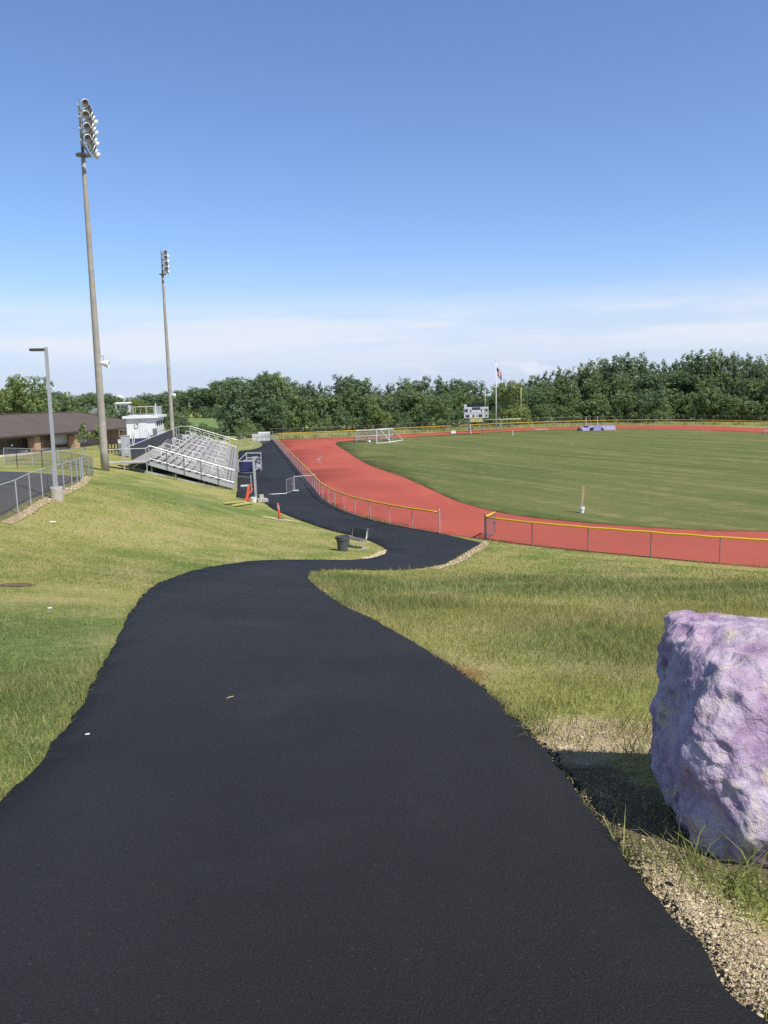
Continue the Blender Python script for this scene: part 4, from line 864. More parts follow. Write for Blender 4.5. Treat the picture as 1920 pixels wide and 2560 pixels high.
ft = atY(1240.5, 903, fp[1])[2]; m = MB(); m.path([fp-u_*.2, fp+u_*ft], [.13, .07], 10); m.build('pole', M_['white_metal'], root, smooth=True, world=True)
m = MB(); m.lathe([(.001, 0), (.12, .05), (.16, .16), (.12, .27), (.001, .32)], fp+u_*ft, n=12); m.build('ball', M_['white_metal'], root, smooth=True, world=True)
fz0 = atY(1241, 916, fp[1])[2]; NXf, NZf = 16, 26; m = MB(); fl = np.zeros((NXf+1, NZf+1, 3))
for i in range(NXf+1):
    for j in range(NZf+1):
        s = i/NXf; t = j/NZf; x = .12+s*1.05; z = fz0-t*1.62-s*(1.15+.45*t)-.1*math.sin(s*6); y = .28*math.sin(s*9+t*1.5)*s+.1*math.sin(t*5+s*3); fl[i, j] = (fp[0]+x*(.95+.1*t), fp[1]+y, z)
for i in range(NXf):
    for j in range(NZf):
        mi = 2 if (i < 7 and j < 14) else (0 if (j//2) % 2 == 0 else 1); m.quad(fl[i, j], fl[i, j+1], fl[i+1, j+1], fl[i+1, j], mi=mi)
o = m.build('flag', [M_['flag_red'], M_['flag_white'], M_['flag_blue']], None, smooth=True); tag(o, 'drooping red, white and blue striped flag near the top of the flagpole', 'flag')

# ------------------------------------------------------------------ field furniture
def soccer_goal():
    a, b = atZ(942, 1109.5), atZ(973, 1106); z = 2.44
    a2, b2_ = atZ(976, 1106.5), atZ(1006.5, 1101.5); back = unit((a2-a)[:2]); root = thing('soccer_goal', 'white soccer goal seen from the side in front of the small field bleachers', 'soccer goal', a)
    up = np.array([0, 0, z]); d = np.array([*back, 0])*.95
    m = MB(); m.path([a, a+up, b+up, b], .085, 8); m.build('goal_frame', M_['white_metal'], root, world=True)
    for p, q in ((a, a2), (b, b2_)): m = MB(); m.path([p+up, p+up+d, q+u_*.12, q], .06, 6); m.path([q+u_*.08, p+u_*.08], .06, 6); m.build('side_frame', M_['white_metal'], root, world=True)
    m = MB(); m.tube(a2+u_*.08, b2_+u_*.08, .06, n=6); m.tube(a+up+d, b+up+d, .04, n=6); m.build('back_bar', M_['white_metal'], root, world=True)
    m = MB(); l = np.linalg.norm(b-a)
    m.quad(a+up+d, b+up+d, b2_+u_*.1, a2+u_*.1, uv=[(0, 0), (l, 0), (l, 3), (0, 3)]); m.quad(a+up, b+up, b+up+d, a+up+d, uv=[(0, 0), (l, 0), (l, 1), (0, 1)]); m.build('net', NET, root, world=True)
NET = chain_mat('goal_net', .05, (.5, .5, .5), .12)
soccer_goal()
def bleacher(label, p, q, rows, h_rail, seat=M_['alu'], run=.6, rise=.2, z_first=.42, group=None):
    """small planked bleacher from p to q (front line, ground), rows going away on the left"""
    p = np.asarray(p, float); q = np.asarray(q, float); root = thing('small_bleachers', label, 'bleachers', p, group=group); d = unit((q-p)[:2]); nn = np.array([-d[1], d[0]]); l = np.linalg.norm((q-p)[:2])
    def c(u, ww, z): xy = p[:2]+d*u+nn*ww; return np.array([*xy, p[2]+z])
    for i in range(rows):
        m = MB(); m.bar(c(0, run*i+.13, z_first+rise*i), c(l, run*i+.13, z_first+rise*i), .27, .045); m.build('seat_plank', seat, root, world=True)
        m = MB(); m.bar(c(0, run*i-.2 if i == 0 else run*i-.22, max(.1, z_first+rise*i-.28)), c(l, run*i-.2 if i == 0 else run*i-.22, max(.1, z_first+rise*i-.28)), .24, .04); m.build('footboard', seat, root, world=True)
    n = max(2, int(l/1.8))
    for k in range(n+1):
        u = l*k/n; m = MB(); m.bar(c(u, -.3, .05), c(u, run*rows, .05), .06, .06); m.bar(c(u, -.25, .12), c(u, run*(rows-1)+.3, z_first+rise*(rows-1)-.05), .05, .06); m.bar(c(u, run*(rows-1)+.25, 0), c(u, run*(rows-1)+.25, z_first+rise*(rows-1)+(h_rail or 0)), .05, .05)
        if k < n: m.bar(c(u, run*(rows-1)+.25, .1), c(l*(k+1)/n, run*(rows-1)+.25, z_first+rise*(rows-1)-.1), .03, .03)
        m.build('frame', M_['galv'], root, world=True)
    if h_rail:
        zt_ = z_first+rise*(rows-1)
        for hh in (h_rail, h_rail*.1): m = MB(); m.path([c(-.1, run*(rows-1)+.25, zt_+hh), c(l+.1, run*(rows-1)+.25, zt_+hh)], .04, 6); m.build('guard_rail', M_['white_metal'], root, world=True)
        m = MB(); m.quad(c(0, run*(rows-1)+.28, zt_), c(l, run*(rows-1)+.28, zt_), c(l, run*(rows-1)+.28, zt_+h_rail), c(0, run*(rows-1)+.28, zt_+h_rail), uv=[(0, 0), (l, 0), (l, 1), (0, 1)]); m.build('wire_fabric', M_['chain_dense'], root, world=True)
    return root
pa, pb = atZ(968, 1103.5), atZ(880, 1107.5)
bleacher('aluminium bleachers seen from behind on the infield grass, partly behind the soccer goal', pa+np.array([0, 2.4, 0]), pb+np.array([0, 2.4, 0]), 4, 1.05) if False else bleacher('aluminium bleachers seen from behind on the infield grass, partly behind the soccer goal', atZ(968, 1103)+np.array([.3, 2.0, 0]), atZ(878, 1107)+np.array([.2, 2.0, 0]), 4, 1.1, M_['alu'])
ba = atZ(647, 1173); bleacher('tiny three-plank aluminium bleachers on the asphalt beside the blue steps', ba, ba+np.array([*(dv*5.5), 0]), 3, None, rise=.17, z_first=.3, run=.45)
m = MB(); bc = atZ(923.5, 1107)+u_*.2; bm = bmesh.new(); bmesh.ops.create_icosphere(bm, subdivisions=3, radius=.24); me = bpy.data.meshes.new('ball'); bm.to_mesh(me); bm.free(); me.materials.append(M_['white']); o = bpy.data.objects.new('ball', me); COL.objects.link(o); o.location = bc; me.polygons.foreach_set('use_smooth', [True]*len(me.polygons)); tag(o, 'white ball on the grass by the rear bar of the small field bleachers', 'ball')
def bench_flat(label, a, b, h, wd, mat, backrest=False):
    a = np.asarray(a, float); b = np.asarray(b, float); root = thing('bench', label, 'bench', a); m = MB(); m.bar(a+u_*h, b+u_*h, wd, .05); m.build('seat', mat, root, world=True)
    d = unit(b-a); l = np.linalg.norm(b-a); s = np.array([-d[1], d[0], 0])
    for t in (.15, .85): q = a+d*l*t; m = MB(); m.bar(q+s*wd*.4, q+s*wd*.4+u_*h, .05, .05); m.bar(q-s*wd*.4, q-s*wd*.4+u_*h, .05, .05); m.bar(q-s*wd*.5+u_*.03, q+s*wd*.5+u_*.03, .05, .05); m.build('leg', M_['galv'], root, world=True)
    m = MB(); m.bar(a+u_*(h*.5)+s*wd*.7, b+u_*(h*.5)+s*wd*.7, .24, .04) if backrest else m.bar(a+u_*.15, b+u_*.15, .05, .05); m.build('stretcher', M_['galv'], root, world=True)
    return root
bench_flat('low aluminium bench on the far grass right of the goal post', atZ(1337, 1080), atZ(1368, 1079), .55, .6, M_['alu_bright'], True)
bench_flat('aluminium bench with a dark frame at the right edge of the far field', atZ(1906, 1086), atZ(1935, 1084), .6, .5, M_['alu'], True)
q = atZ(1132.5, 1083.5); r = thing('equipment_box', 'small white box lying on the far grass left of the scoreboard', 'box', q); m = MB(); m.box(q+u_*.25, (1.0, .7, .5), .2); m.build('body', M_['white'], r, world=True); m = MB(); m.box(q+u_*.53, (1.06, .76, .07), .2); m.build('lid', M_['white'], r, world=True)
q = atZ(1282, 1089); m = MB(); m.path([q-u_*.1, q+u_*.95], [.06, .05], 6); m.lathe([(.06, 0), (.05, .05), (.001, .07)], q+u_*.95, n=6); tag(m.build('marker_stake', M_['white']), 'thin white marker stake on the far grass right of the goal post', 'stake')
# vault landing mats under a purple cover
def mats_thing():
    a, b = atZ(1446, 1077.5), atZ(1547, 1075.5); root = thing('vault_mats', 'lumpy purple covered pole vault landing mats on the far grass', 'landing mats', a); l = (b-a)[0]
    def slab(name, x0, x1, y0, y1, h, mat, sag):
        nx, ny = 18, 8; bm = bmesh.new(); bmesh.ops.create_grid(bm, x_segments=nx, y_segments=ny, size=.5)
        for v in bm.verts:
            x, y = v.co.x, v.co.y; e = min(.5-abs(x), .5-abs(y))*2; X_ = a[0]+(x0+(x+.5)*(x1-x0))*l; Y_ = a[1]+y0+(y+.5)*(y1-y0)
            zz_ = h*min(1, e*9)+sag*noise.noise(Vector((X_*1.4, Y_*1.1, h)))*min(1, e*6); v.co = (X_-a[0], Y_-a[1], max(.0, zz_))
        me = bpy.data.meshes.new(name); bm.to_mesh(me); bm.free(); me.materials.append(mat); o = bpy.data.objects.new(name, me); COL.objects.link(o); o.parent = root; return o
    slab('mat', .25, 1.0, .3, 5.6, .92, M_['purple_mat'], .30); slab('mat', 0.05, .32, -.2, 3.2, .62, M_['purple_mat'], .26); slab('mat', .36, .62, -.7, 1.2, .72, M_['purple_mat'], .28)
    slab('mat_end', .0, .10, -.5, 1.0, .45, M_['navy'], .1); slab('mat_end', .30, .36, -.6, .6, .62, M_['navy'], .12); slab('mat_end', .56, .63, -.8, .4, .5, M_['navy'], .12)
mats_thing()
for px, side in ((1465, 'left'), (1493, 'right')):
    q = atZ(px, 1073); r = thing('vault_standard', 'white pole vault standard at the %s of the pair by the purple mats' % side, 'vault standard', q); m = MB(); m.bar(q-u_*.05, q+u_*2.75, .07, .07, up=(0, 1, 0)); m.build('upright', M_['white_metal'], r, world=True); m = MB(); m.box(q+u_*.05, (.5, .9, .08)); m.build('base', M_['galv'], r, world=True)
# stake in a bucket on the near edge of the field
q = atZ(1454.5, 1283); q[2] = .03; r = thing('bucket', 'white bucket on the near edge of the infield, holding a wooden stake', 'bucket', q)
m = MB(); m.lathe([(.14, 0), (.165, .25), (.19, .27), (.19, .31), (.172, .31), (.178, .42), (.165, .42), (.15, .1)], q, n=16); m.build('body', M_['white'], r, smooth=False, world=True)
m = MB(); m.lathe([(.16, .36), (.001, .36)], q, n=14, cap=False); m.build('concrete_fill', M_['concrete'], r, world=True)
m = MB(); m.bar(q+u_*.1+np.array([-.01, 0, 0]), q+np.array([.09, .05, 1.75]), .17, .05, up=(0, 1, 0)); tag(m.build('wooden_stake', M_['wood']), 'flat wooden stake standing in the white bucket on the infield', 'stake')
# folding chair on the track
q = atZ(792, 1160); r = thing('folding_chair', 'beige folding chair standing alone on the red home straight', 'chair', q); cm = simple('beige_chair', (.55, .48, .36), .5)
def ch(x, y, z): a = .5; return q+np.array([x*math.cos(a)-y*math.sin(a), x*math.sin(a)+y*math.cos(a), z])*1.12
m = MB(); m.bar(ch(-.05, 0, .45), ch(.36, 0, .45), .42, .04); m.build('seat', cm, r, world=True); m = MB(); m.bar(ch(.40, 0, .62), ch(.52, 0, .95), .04, .42, up=(1, 0, 0)) if False else m.bar(ch(.41, 0, .60), ch(.52, 0, .92), .42, .04); m.build('backrest', cm, r, world=True)
for y in (-.2, .2):
    m = MB(); m.tube(ch(-.1, y, 0), ch(.52, y, .92), .018, n=6); m.build('leg', M_['galv'], r, world=True); m = MB(); m.tube(ch(.46, y, 0), ch(.1, y, .45), .018, n=6); m.build('leg', M_['galv'], r, world=True)
# team shelters at the far end of the asphalt
def shelter(label, px0, px1, pyb, h):
    a, b = atZ(px0, pyb), atZ(px1, pyb); root = thing('team_shelter', label, 'shelter', a, group='white team shelters'); k = 8; pr_ = [(0, 0), (0, h*.62), (-.12*h, h*.85), (-.38*h, h)]; pr_ = [(.75, h*.97), (.35, h*1.0), (.08, h*.88), (0, h*.6), (0, .45)]
    m = MB()
    for (y0, z0), (y1, z1) in zip(pr_[:-1], pr_[1:]): m.quad((a[0], a[1]+y0, z0), (b[0], a[1]+y0, z0), (b[0], a[1]+y1, z1), (a[0], a[1]+y1, z1)); m.quad((a[0], a[1]+y0+.04, z0-.02), (a[0], a[1]+y1+.04, z1-.02), (b[0], a[1]+y1+.04, z1-.02), (b[0], a[1]+y0+.04, z0-.02))
    m.build('canopy', M_['frost'], root, world=True); m = MB(); m.box(((a[0]+b[0])/2, a[1], .23), ((b-a)[0], .08, .46)); m.build('back_wall', M_['white'], root, world=True)
    m = MB()
    for t in np.linspace(0, 1, 4): x = a[0]+(b-a)[0]*t; m.path([(x, a[1]-.03, 0), (x, a[1]-.03, h*.6), (x, a[1]+.06, h*.9), (x, a[1]+.35, h*1.02), (x, a[1]+.8, h*1.0), (x, a[1]+.8, 0)], .03, 5)
    m.build('frame', M_['galv'], root, world=True); m = MB(); m.box(((a[0]+b[0])/2, a[1]+.4, .45), ((b-a)[0]*.95, .35, .05)); m.build('bench_seat', M_['alu'], root, world=True)
shelter('narrower white curved team shelter, left of the pair at the far end of the asphalt', 631, 647, 1101.5, 1.25); shelter('wider white curved team shelter at the far end of the asphalt', 646, 673.5, 1102.5, 1.75)

# ------------------------------------------------------------------ things along the asphalt and on the slope
def steps():
    a, b = atZ(597, 1184), atZ(634, 1184); d = unit((b-a)[:2]); bk = np.array([-d[1], d[0]]); l = np.linalg.norm((b-a)[:2]); root = thing('steps', 'grey framed steps with blue treads at the front of the grandstand', 'steps', a)
    def c(u, v, z): xy = a[:2]+d*u+bk*v; return np.array([*xy, z])
    for u in (0, l):
        for v in (0, 2.2): m = MB(); m.bar(c(u, v, 0), c(u, v, 1.4 if v == 0 else 2.1), .10, .10); m.build('post', M_['galv'], root, world=True)
        m = MB(); m.path([c(u, 0, 1.35), c(u, 2.2, 2.05)], .04, 6); m.path([c(u, 0, .1), c(u, 2.2, .95)], .05, 6); m.build('side_rail', M_['galv'], root, world=True)
    m = MB(); m.bar(c(-.1, -.05, .09), c(l+.1, -.05, .09), .10, .12); m.build('sill', M_['galv'], root, world=True)
    for k in range(5): m = MB(); z = .30+k*.2; m.bar(c(.08, .1+k*.27, z), c(l-.08, .1+k*.27, z), .27, .05); m.bar(c(.08, .24+k*.27, z+.1), c(l-.08, .24+k*.27, z+.1), .03, .16); m.build('tread', M_['blue'], root, world=True)
    for v, z in ((0, 1.35), (2.2, 2.08), (1.5, 1.33), (2.2, 1.55)): m = MB(); m.bar(c(-.05, v, z), c(l+.05, v, z), .06, .10); m.build('cross_rail', M_['alu_bright'], root, world=True)
    m = MB(); m.bar(c(0, 1.85, 1.12), c(l, 1.85, 1.12), .7, .06); m.build('platform', M_['alu'], root, world=True)
steps()
lb2 = G(641, 1255.5); lt2 = atY(633.5, 1141, lb2[1]); r = thing('light_post', 'thin grey square post with a small side light, standing by the barricade', 'light post', lb2)
m = MB(); m.bar(lb2-u_*.2, lt2, .155, .155, up=(0, 1, 0)); m.build('pole', M_['galv'], r, world=True); m = MB(); m.bar(lt2-u_*.05, lt2+np.array([.38, 0, -.05]), .08, .07); m.build('arm', M_['galv'], r, world=True)
m = MB(); m.lathe([(.05, 0), (.10, .05), (.10, .16), (.03, .22)], lt2+np.array([.42, 0, -.03]), n=10); m.build('lamp_head', M_['black_metal'], r, world=True)
m = MB(); m.box(lb2+np.array([.42, .1, .12]), (.75, .55, .24), .4); m.box(lb2+np.array([.34, .35, .36]), (.32, .3, .3), .2); m.build('footing', M_['concrete'], r, world=True)
for z in (.5, 1.5): m = MB(); m.bar(lb2+np.array([-.01, 0, z])+(lt2-lb2)*(z/3.6)*np.array([1, 1, 0]), lb2+np.array([.14, -.1, z])+(lt2-lb2)*(z/3.6)*np.array([1, 1, 0]), .04, .04); m.build('bracket', M_['galv'], r, world=True)
q = G(638, 1256)+np.array([-.05, -.35, 0]); r = thing('bucket', 'white bucket at the foot of the thin light post beside the barricade', 'bucket', q); m = MB(); m.lathe([(.18, 0), (.22, .34), (.24, .36), (.24, .42), (.21, .42), (.17, .05)], q, n=16); m.build('body', M_['white'], r, world=True)
m = MB(); m.path([q+np.array([.24*math.cos(t), -.05, .40-.13*math.sin(t)]) for t in np.linspace(0, math.pi, 9)], .008, 5); m.build('handle', M_['galv'], r, world=True)
# knocked-over barricade: orange leg standing askew, orange foot, two yellow boards on the grass
a = G(617, 1253); b = atY(622, 1213, a[1]+.3); r = thing('barricade', 'broken barricade leaning at the light post, orange legs and cross board', 'barricade', a)
m = MB(); m.bar(a, b, .16, .06, up=(0, 1, 0)); m.build('leg', M_['orange'], r, world=True)
a2_ = G(609, 1252.5); b2_ = G(633, 1254.5); m = MB(); m.bar(a2_+u_*.14, b2_+u_*.16, .12, .14); m.build('foot', M_['orange'], r, world=True)
m = MB(); m.bar(a+(b-a)*.45+np.array([.05, .06, 0]), a+(b-a)*.96+np.array([.5, .1, .02]), .10, .05, up=(0, 1, 0)); m.bar(a+(b-a)*.98, a+(b-a)*.98+np.array([.45, .1, .05]), .05, .1); m.build('brace', M_['orange'], r, world=True)
def plank(label, p, q, wd, th, mat, lift=.05):
    p, q = np.array(p), np.array(q); m = MB(); n_ = 4
    m.bar(p+u_*lift, q+u_*lift, wd, th); return tag(m.build('plank', mat), label, 'plank')
plank('long pale yellow plank lying on the grass slope, pointing away from the barricade foot', G(563, 1262), G(614, 1257), .22, .06, M_['yellow_wood'], .12); plank('shorter thick yellow plank on the grass beside the barricade, nearest the path', G(586, 1266.5), G(632, 1259.5), .28, .10, M_['yellow_wood'], .10)
plank('white board propped level on the asphalt behind the barricade', atZ(602, 1223), atZ(624, 1222), .3, .12, M_['white'], .3); plank('white board lying flat at the foot of the grandstand corner', atZ(592, 1230), atZ(605, 1230), .35, .06, M_['white'], .06)
# orange delineator
q = G(700, 1299); t = atY(694, 1258.5, q[1]); r = thing('delineator_post', 'orange tube delineator leaning by the asphalt edge, with pale reflective bands', 'delineator', q); ax = t-q
m = MB(); m.path([q, q+ax*.9], [.085, .06], 12); m.lathe([(.062, 0), (.068, .02), (.066, .10), (.04, .13), (.001, .13)], q+ax*.88, ax, 12); m.build('tube', M_['orange'], r, smooth=False, world=True)
for k in (.66, .79): m = MB(); m.path([q+ax*k, q+ax*(k+.08)], .075, 12, cap=False); m.build('reflective_band', simple('worn_reflector', (.62, .50, .46), .5), r, world=True)
m = MB(); m.lathe([(.22, -.02), (.22, .03), (.10, .07), (.09, .10)], q, n=10); m.build('base', M_['grey_plastic'], r, world=True)
# trash can
q = G(857, 1377.5); r = thing('trash_can', 'round dark grey plastic trash can on the grass in front of the bench', 'trash can', q); s = .60*34/33
m = MB(); m.lathe([(.215, 0), (.225, .015), (.262, .50), (.266, .50), (.29, .52), (.292, .60), (.285, .62), (.300, .63), (.305, .665), (.295, .685), (.275, .685), (.265, .6), (.21, .05)], q, n=36); m.build('body', M_['grey_plastic'], r, world=True)
m = MB(); m.lathe([(.269, .47), (.273, .475), (.273, .49), (.269, .495)], q, n=36, cap=False); m.lathe([(.24, .2), (.236, .06)], q, n=36, cap=False); m.build('rib', M_['grey_plastic'], r, world=True)
for sgn in (-1, 1): m = MB(); m.box(q+np.array([sgn*.305, 0, .6]), (.07, .16, .09)); m.build('handle', M_['grey_plastic'], r, world=True)
# park bench, facing the path with its back to the trail
a = G(866, 1366); b = G(905, 1372); bq = (a+b)/2; r = thing('park_bench', 'metal park bench with a grey perforated backrest behind the trash can', 'bench', bq)
d = unit(np.array([.62, -.78])); back = np.array([-d[1], d[0]])*1.0; l = 1.4; o0 = G(887, 1369)
def bc_(u, v, z): xy = o0[:2]+d*u+back*v; return np.array([*xy, o0[2]+z])
m = MB(); m.bar(bc_(-l/2, .0, .44), bc_(l/2, .0, .44), .40, .045); m.build('seat', M_['galv_dark'], r, world=True)
m = MB(); m.bar(bc_(-l/2, .30, .72), bc_(l/2, .30, .72), .04, .40, up=(0, .12, 1)); m.build('backrest', M_['grey_plastic'], r, world=True)
for u in (-l/2+.2, l/2-.06):
    m = MB(); m.bar(bc_(u, .02, 0), bc_(u, .02, .42), .06, .06); m.bar(bc_(u, -.3, .03), bc_(u, .35, .03), .07, .05); m.build('leg', M_['galv'], r, world=True)
    m = MB(); m.bar(bc_(u, .2, .42), bc_(u, .33, .94), .05, .05); m.build('back_support', M_['white_metal' if u > 0 else 'galv_dark'], r, world=True)
m = MB(); m.bar(bc_(-l/2, .22, .0), bc_(l/2+.05, .22, .0), .05, .06); m.build('ground_rail', M_['yellow_wood'], r, world=True)
# bits of litter, access cover
def scrap(label, p, sx_s, sy_s, h, mat, name, cat, rz=0):
    bm = bmesh.new(); bmesh.ops.create_icosphere(bm, subdivisions=2, radius=1)
    for v in bm.verts: v.co = Vector((v.co.x*sx_s, v.co.y*sy_s, v.co.z*h))*(1+.35*noise.noise(v.co*1.7+Vector((p[0], p[1], 0))))
    me = bpy.data.meshes.new(name); bm.to_mesh(me); bm.free(); me.materials.append(mat); o = bpy.data.objects.new(name, me); COL.objects.link(o); o.location = [float(q) for q in p]; o.rotation_euler.z = rz; return tag(o, label, cat)
scrap('white scrap of paper on the mown slope below the lamp post', G(131, 1309)+u_*.06, .13, .04, .03, M_['white'], 'paper_scrap', 'litter'); scrap('pale chip of litter in the long green grass left of the path', G(126, 1537)+u_*.10, .035, .016, .016, M_['siding'], 'paper_scrap', 'litter', .3)
scrap('small white scrap lying on the black asphalt near its left edge', G(220, 1851)+u_*.045, .017, .008, .006, M_['siding'], 'paper_scrap', 'litter', .4); scrap('tiny pale twig on the middle of the asphalt', G(576, 1755)+u_*.042, .035, .006, .005, M_['wood'], 'twig', 'litter', .7)
q = G(43, 1463); bm = bmesh.new(); bmesh.ops.create_circle(bm, cap_ends=True, segments=40, radius=.27)
bmesh.ops.subdivide_edges(bm, edges=bm.edges[:], cuts=0)
for v in bm.verts:
    k = 1+.22*noise.noise(Vector((v.co.x*4, v.co.y*4, 2))); v.co.x *= k*1.0; v.co.y *= k*1.6
for v in bm.verts: v.co.z = tz(q[0]+v.co.x, q[1]+v.co.y)-q[2]+.012
me = bpy.data.meshes.new('bare_patch'); bm.to_mesh(me); bm.free(); me.materials.append(M_['dirt']); o = bpy.data.objects.new('bare_patch', me); COL.objects.link(o); o.location = q; tag(o, kind='structure')

# ------------------------------------------------------------------ the painted boulder
FACETS = [(Vector(a).normalized(), b) for a, b in (((-.75, -.66, .05), .755), ((0, -.62, .78), .43), ((-.72, .05, .69), .92), ((0, -.66, -.75), .58), ((-.45, -.80, .40), .60), ((.35, -.88, .30), .52), ((-.2, -.93, -.30), .60), ((-.93, .1, -.36), .93), ((-.85, -.25, .46), .79), ((.1, .1, .99), .53), ((-.45, -.5, -.74), .90))]
def boulder():
    bm = bmesh.new(); bmesh.ops.create_cube(bm, size=2); bmesh.ops.subdivide_edges(bm, edges=bm.edges[:], cuts=84, use_grid_fill=True)
    for v in bm.verts:
        c = v.co; p = 9.0; n_ = (abs(c.x)**p+abs(c.y)**p+abs(c.z)**p)**(1/p); c = c/n_
        x, y, z = c.x, c.y, c.z
        t = (z+1)/2                                        # 0 foot, 1 top
        wx = .80*(1-.25*max(0, .2-t))*(1-.06*t*t); wy = .55*(1-.7*max(0, .30-t))*(1-.12*t*t)
        X = x*wx; Y = y*wy+.40*(t-.12); Zz = z*.545
        Zz -= .06*max(0, -y)*max(0, z)                     # front lip of the top a little lower
        X += -.04*max(0, -x)*(1-abs(2*t-1))
        q = Vector((X, Y, Zz))
        for pn, pd in FACETS: e = q.dot(pn)-pd; q = q-pn*max(0, e)*.92
        nrm = Vector((x**3, y**3, z**3)).normalized()
        big = noise.noise(q*1.7+Vector((3, 1, 7)))*.03
        left = max(0, min(1, (-x-.35)*1.6)); low = max(0, min(1, (.42-t)*2.2)); rough_ = .20+.80*max(left, low*.6)
        rid = noise.fractal(Vector((q.x*4.2, q.y*4.2, q.z*2.6))+Vector((9, 2, 4)), .9, 2.1, 5)
        st_ = noise.noise(Vector((q.x*3.1, q.y*3.1, q.z*2.2))+Vector((5, 5, 5))); stp = (math.floor(st_*5)/5-st_)*.05*(.2+.4*rough_)
        cav = stp-abs(noise.noise(Vector((q.x*6, q.y*6, q.z*4))+Vector((2, 8, 1))))*.06*rough_
        fine = noise.fractal(q*17, .9, 2.2, 4)*.006
        v.co = q+nrm*(big+rid*.046*rough_+cav*1.25+fine)
    me = bpy.data.meshes.new('boulder'); bm.to_mesh(me); bm.free(); me.materials.append(M_['rock']); me.polygons.foreach_set('use_smooth', [True]*len(me.polygons))
    o = bpy.data.objects.new('boulder', me); COL.objects.link(o); return tag(o, 'big squarish boulder painted mottled purple and cream, beside the asphalt path', 'boulder')
BO = boulder(); BO.rotation_euler = (0, 0, R(-5)); BXY = np.array([2.20, 3.57]); BO.location = (*BXY, tz(*BXY)+.395); BO.scale = (1.0, 1.0, .95)

# ------------------------------------------------------------------ trees
def leaf_cloud(lobes, n, size, seed, droop=0.0, shell=.55):
    """leaf-sized faces spread through ragged lobes; each lobe (centre, radii)"""
    g = np.random.default_rng(seed); vol = np.array([max(l[1][0], .02)*max(l[1][1], .02) for l in lobes]); cnt = np.maximum(12, (n*vol/vol.sum()).astype(int)); Vs = []; tone = []
    for (c, r), k in zip(lobes, cnt):
        d = g.normal(size=(k, 3)); d /= np.linalg.norm(d, axis=1)[:, None]; rad = shell+(1-shell)*g.random(k)**.6+np.clip(g.normal(0, .10, k), -.3, .35)
        # sub-clumps: pull the faces of a lobe toward a handful of twig ends
        ctr = g.normal(size=(max(4, k//26), 3)); ctr /= np.linalg.norm(ctr, axis=1)[:, None]; near = ctr[np.argmax(d@ctr.T, axis=1)]
        d2 = d*.55+near*.62; p = np.asarray(c)+d2*rad[:, None]*np.asarray(r)
        nrm = d*.7+g.normal(size=(k, 3))*.55+np.array([0, 0, .35]); nrm /= np.linalg.norm(nrm, axis=1)[:, None]
        a = np.cross(nrm, g.normal(size=(k, 3))); a /= np.linalg.norm(a, axis=1)[:, None]; b = np.cross(nrm, a); s = size*(.6+.8*g.random(k))[:, None]
        q = np.stack([p-a*s*.55, p-b*s*.32+nrm*s*.1, p+a*s*.55, p+b*s*.32+nrm*s*.1], 1); Vs.append(q.reshape(-1, 3)); t = np.clip(g.normal(.35, .2, 1)+g.normal(0, .16, k), 0, 1); tone.append(np.repeat(t, 4))
    V = np.concatenate(Vs); Fc = np.arange(len(V)).reshape(-1, 4); return V, Fc, np.concatenate(tone)
def limbs(seed, top, spread, n, r0=.017):
    g = random.Random(seed); m = MB(); m.path([(0, 0, -.03), (.004, .0, top*.35), (-.006, .005, top*.7), (.0, 0, top)], [r0, r0*.8, r0*.55, r0*.15], 8)
    for k in range(n):
        h = top*(.28+.55*k/n); a = k*2.4+g.random(); e = spread*(.5+.5*g.random()); m.path([(0, 0, h), (math.cos(a)*e*.5, math.sin(a)*e*.5, h+e*.45), (math.cos(a)*e, math.sin(a)*e, h+e*.95)], [r0*.5, r0*.3, r0*.08], 5)
    return m
PROTO = {}
def proto(kind, v):
    g = random.Random(hash((kind, v)) % 1000+v*17); g = random.Random({'round': 100, 'tall': 200, 'bush': 300, 'airy': 400}[kind]+v); L_ = []
    if kind == 'round':
        for k in range(20): t = g.random(); z = .24+.64*t; R_ = .30*math.sqrt(max(.05, 1-((z-.52)/.48)**2)); a = g.random()*6.28; e = R_*(.35+.65*g.random()); s = .085+.075*g.random(); L_.append(((math.cos(a)*e, math.sin(a)*e, z), (s, s, s*.9)))
        n, sz, top, sp_ = 5200, .030, .8, .25
    elif kind == 'tall':
        for k in range(24): t = k/23; z = .16+.74*t+g.uniform(-.02, .02); R_ = .20*(1-.55*max(0, t-.55)/.45)*(.75+.25*min(1, t*4)); a = g.random()*6.28; e = R_*(.2+.8*g.random()); s = .055+.06*g.random(); L_.append(((math.cos(a)*e, math.sin(a)*e, z), (s, s, s*1.45)))
        n, sz, top, sp_ = 5200, .026, .9, .18
    elif kind == 'airy':
        for k in range(17): t = g.random(); z = .3+.6*t; R_ = .28*math.sqrt(max(.06, 1-((z-.58)/.42)**2)); a = g.random()*6.28; e = R_*(.4+.65*g.random()); s = .05+.06*g.random(); L_.append(((math.cos(a)*e, math.sin(a)*e, z), (s, s, s*1.05)))
        n, sz, top, sp_ = 3000, .028, .85, .26
    else:
        for k in range(15): z = .10+.62*g.random(); R_ = .44*math.sqrt(max(.08, 1-((z-.3)/.6)**2)); a = g.random()*6.28; e = R_*(.3+.7*g.random()); s = .14+.12*g.random(); L_.append(((math.cos(a)*e, math.sin(a)*e, z), (s, s, s*.85)))
        n, sz, top, sp_ = 3000, .055, .55, .35
    V, Fc, tn = leaf_cloud(L_, n, sz, 31*v+len(kind)*7, shell=.45); zmax = np.percentile(V[:, 2], 99.6); V[:, 2] /= zmax
    tm = limbs(v*5+3, top, sp_, 7).mesh('trunk', M_['bark'], True); return V, Fc, tn, tm
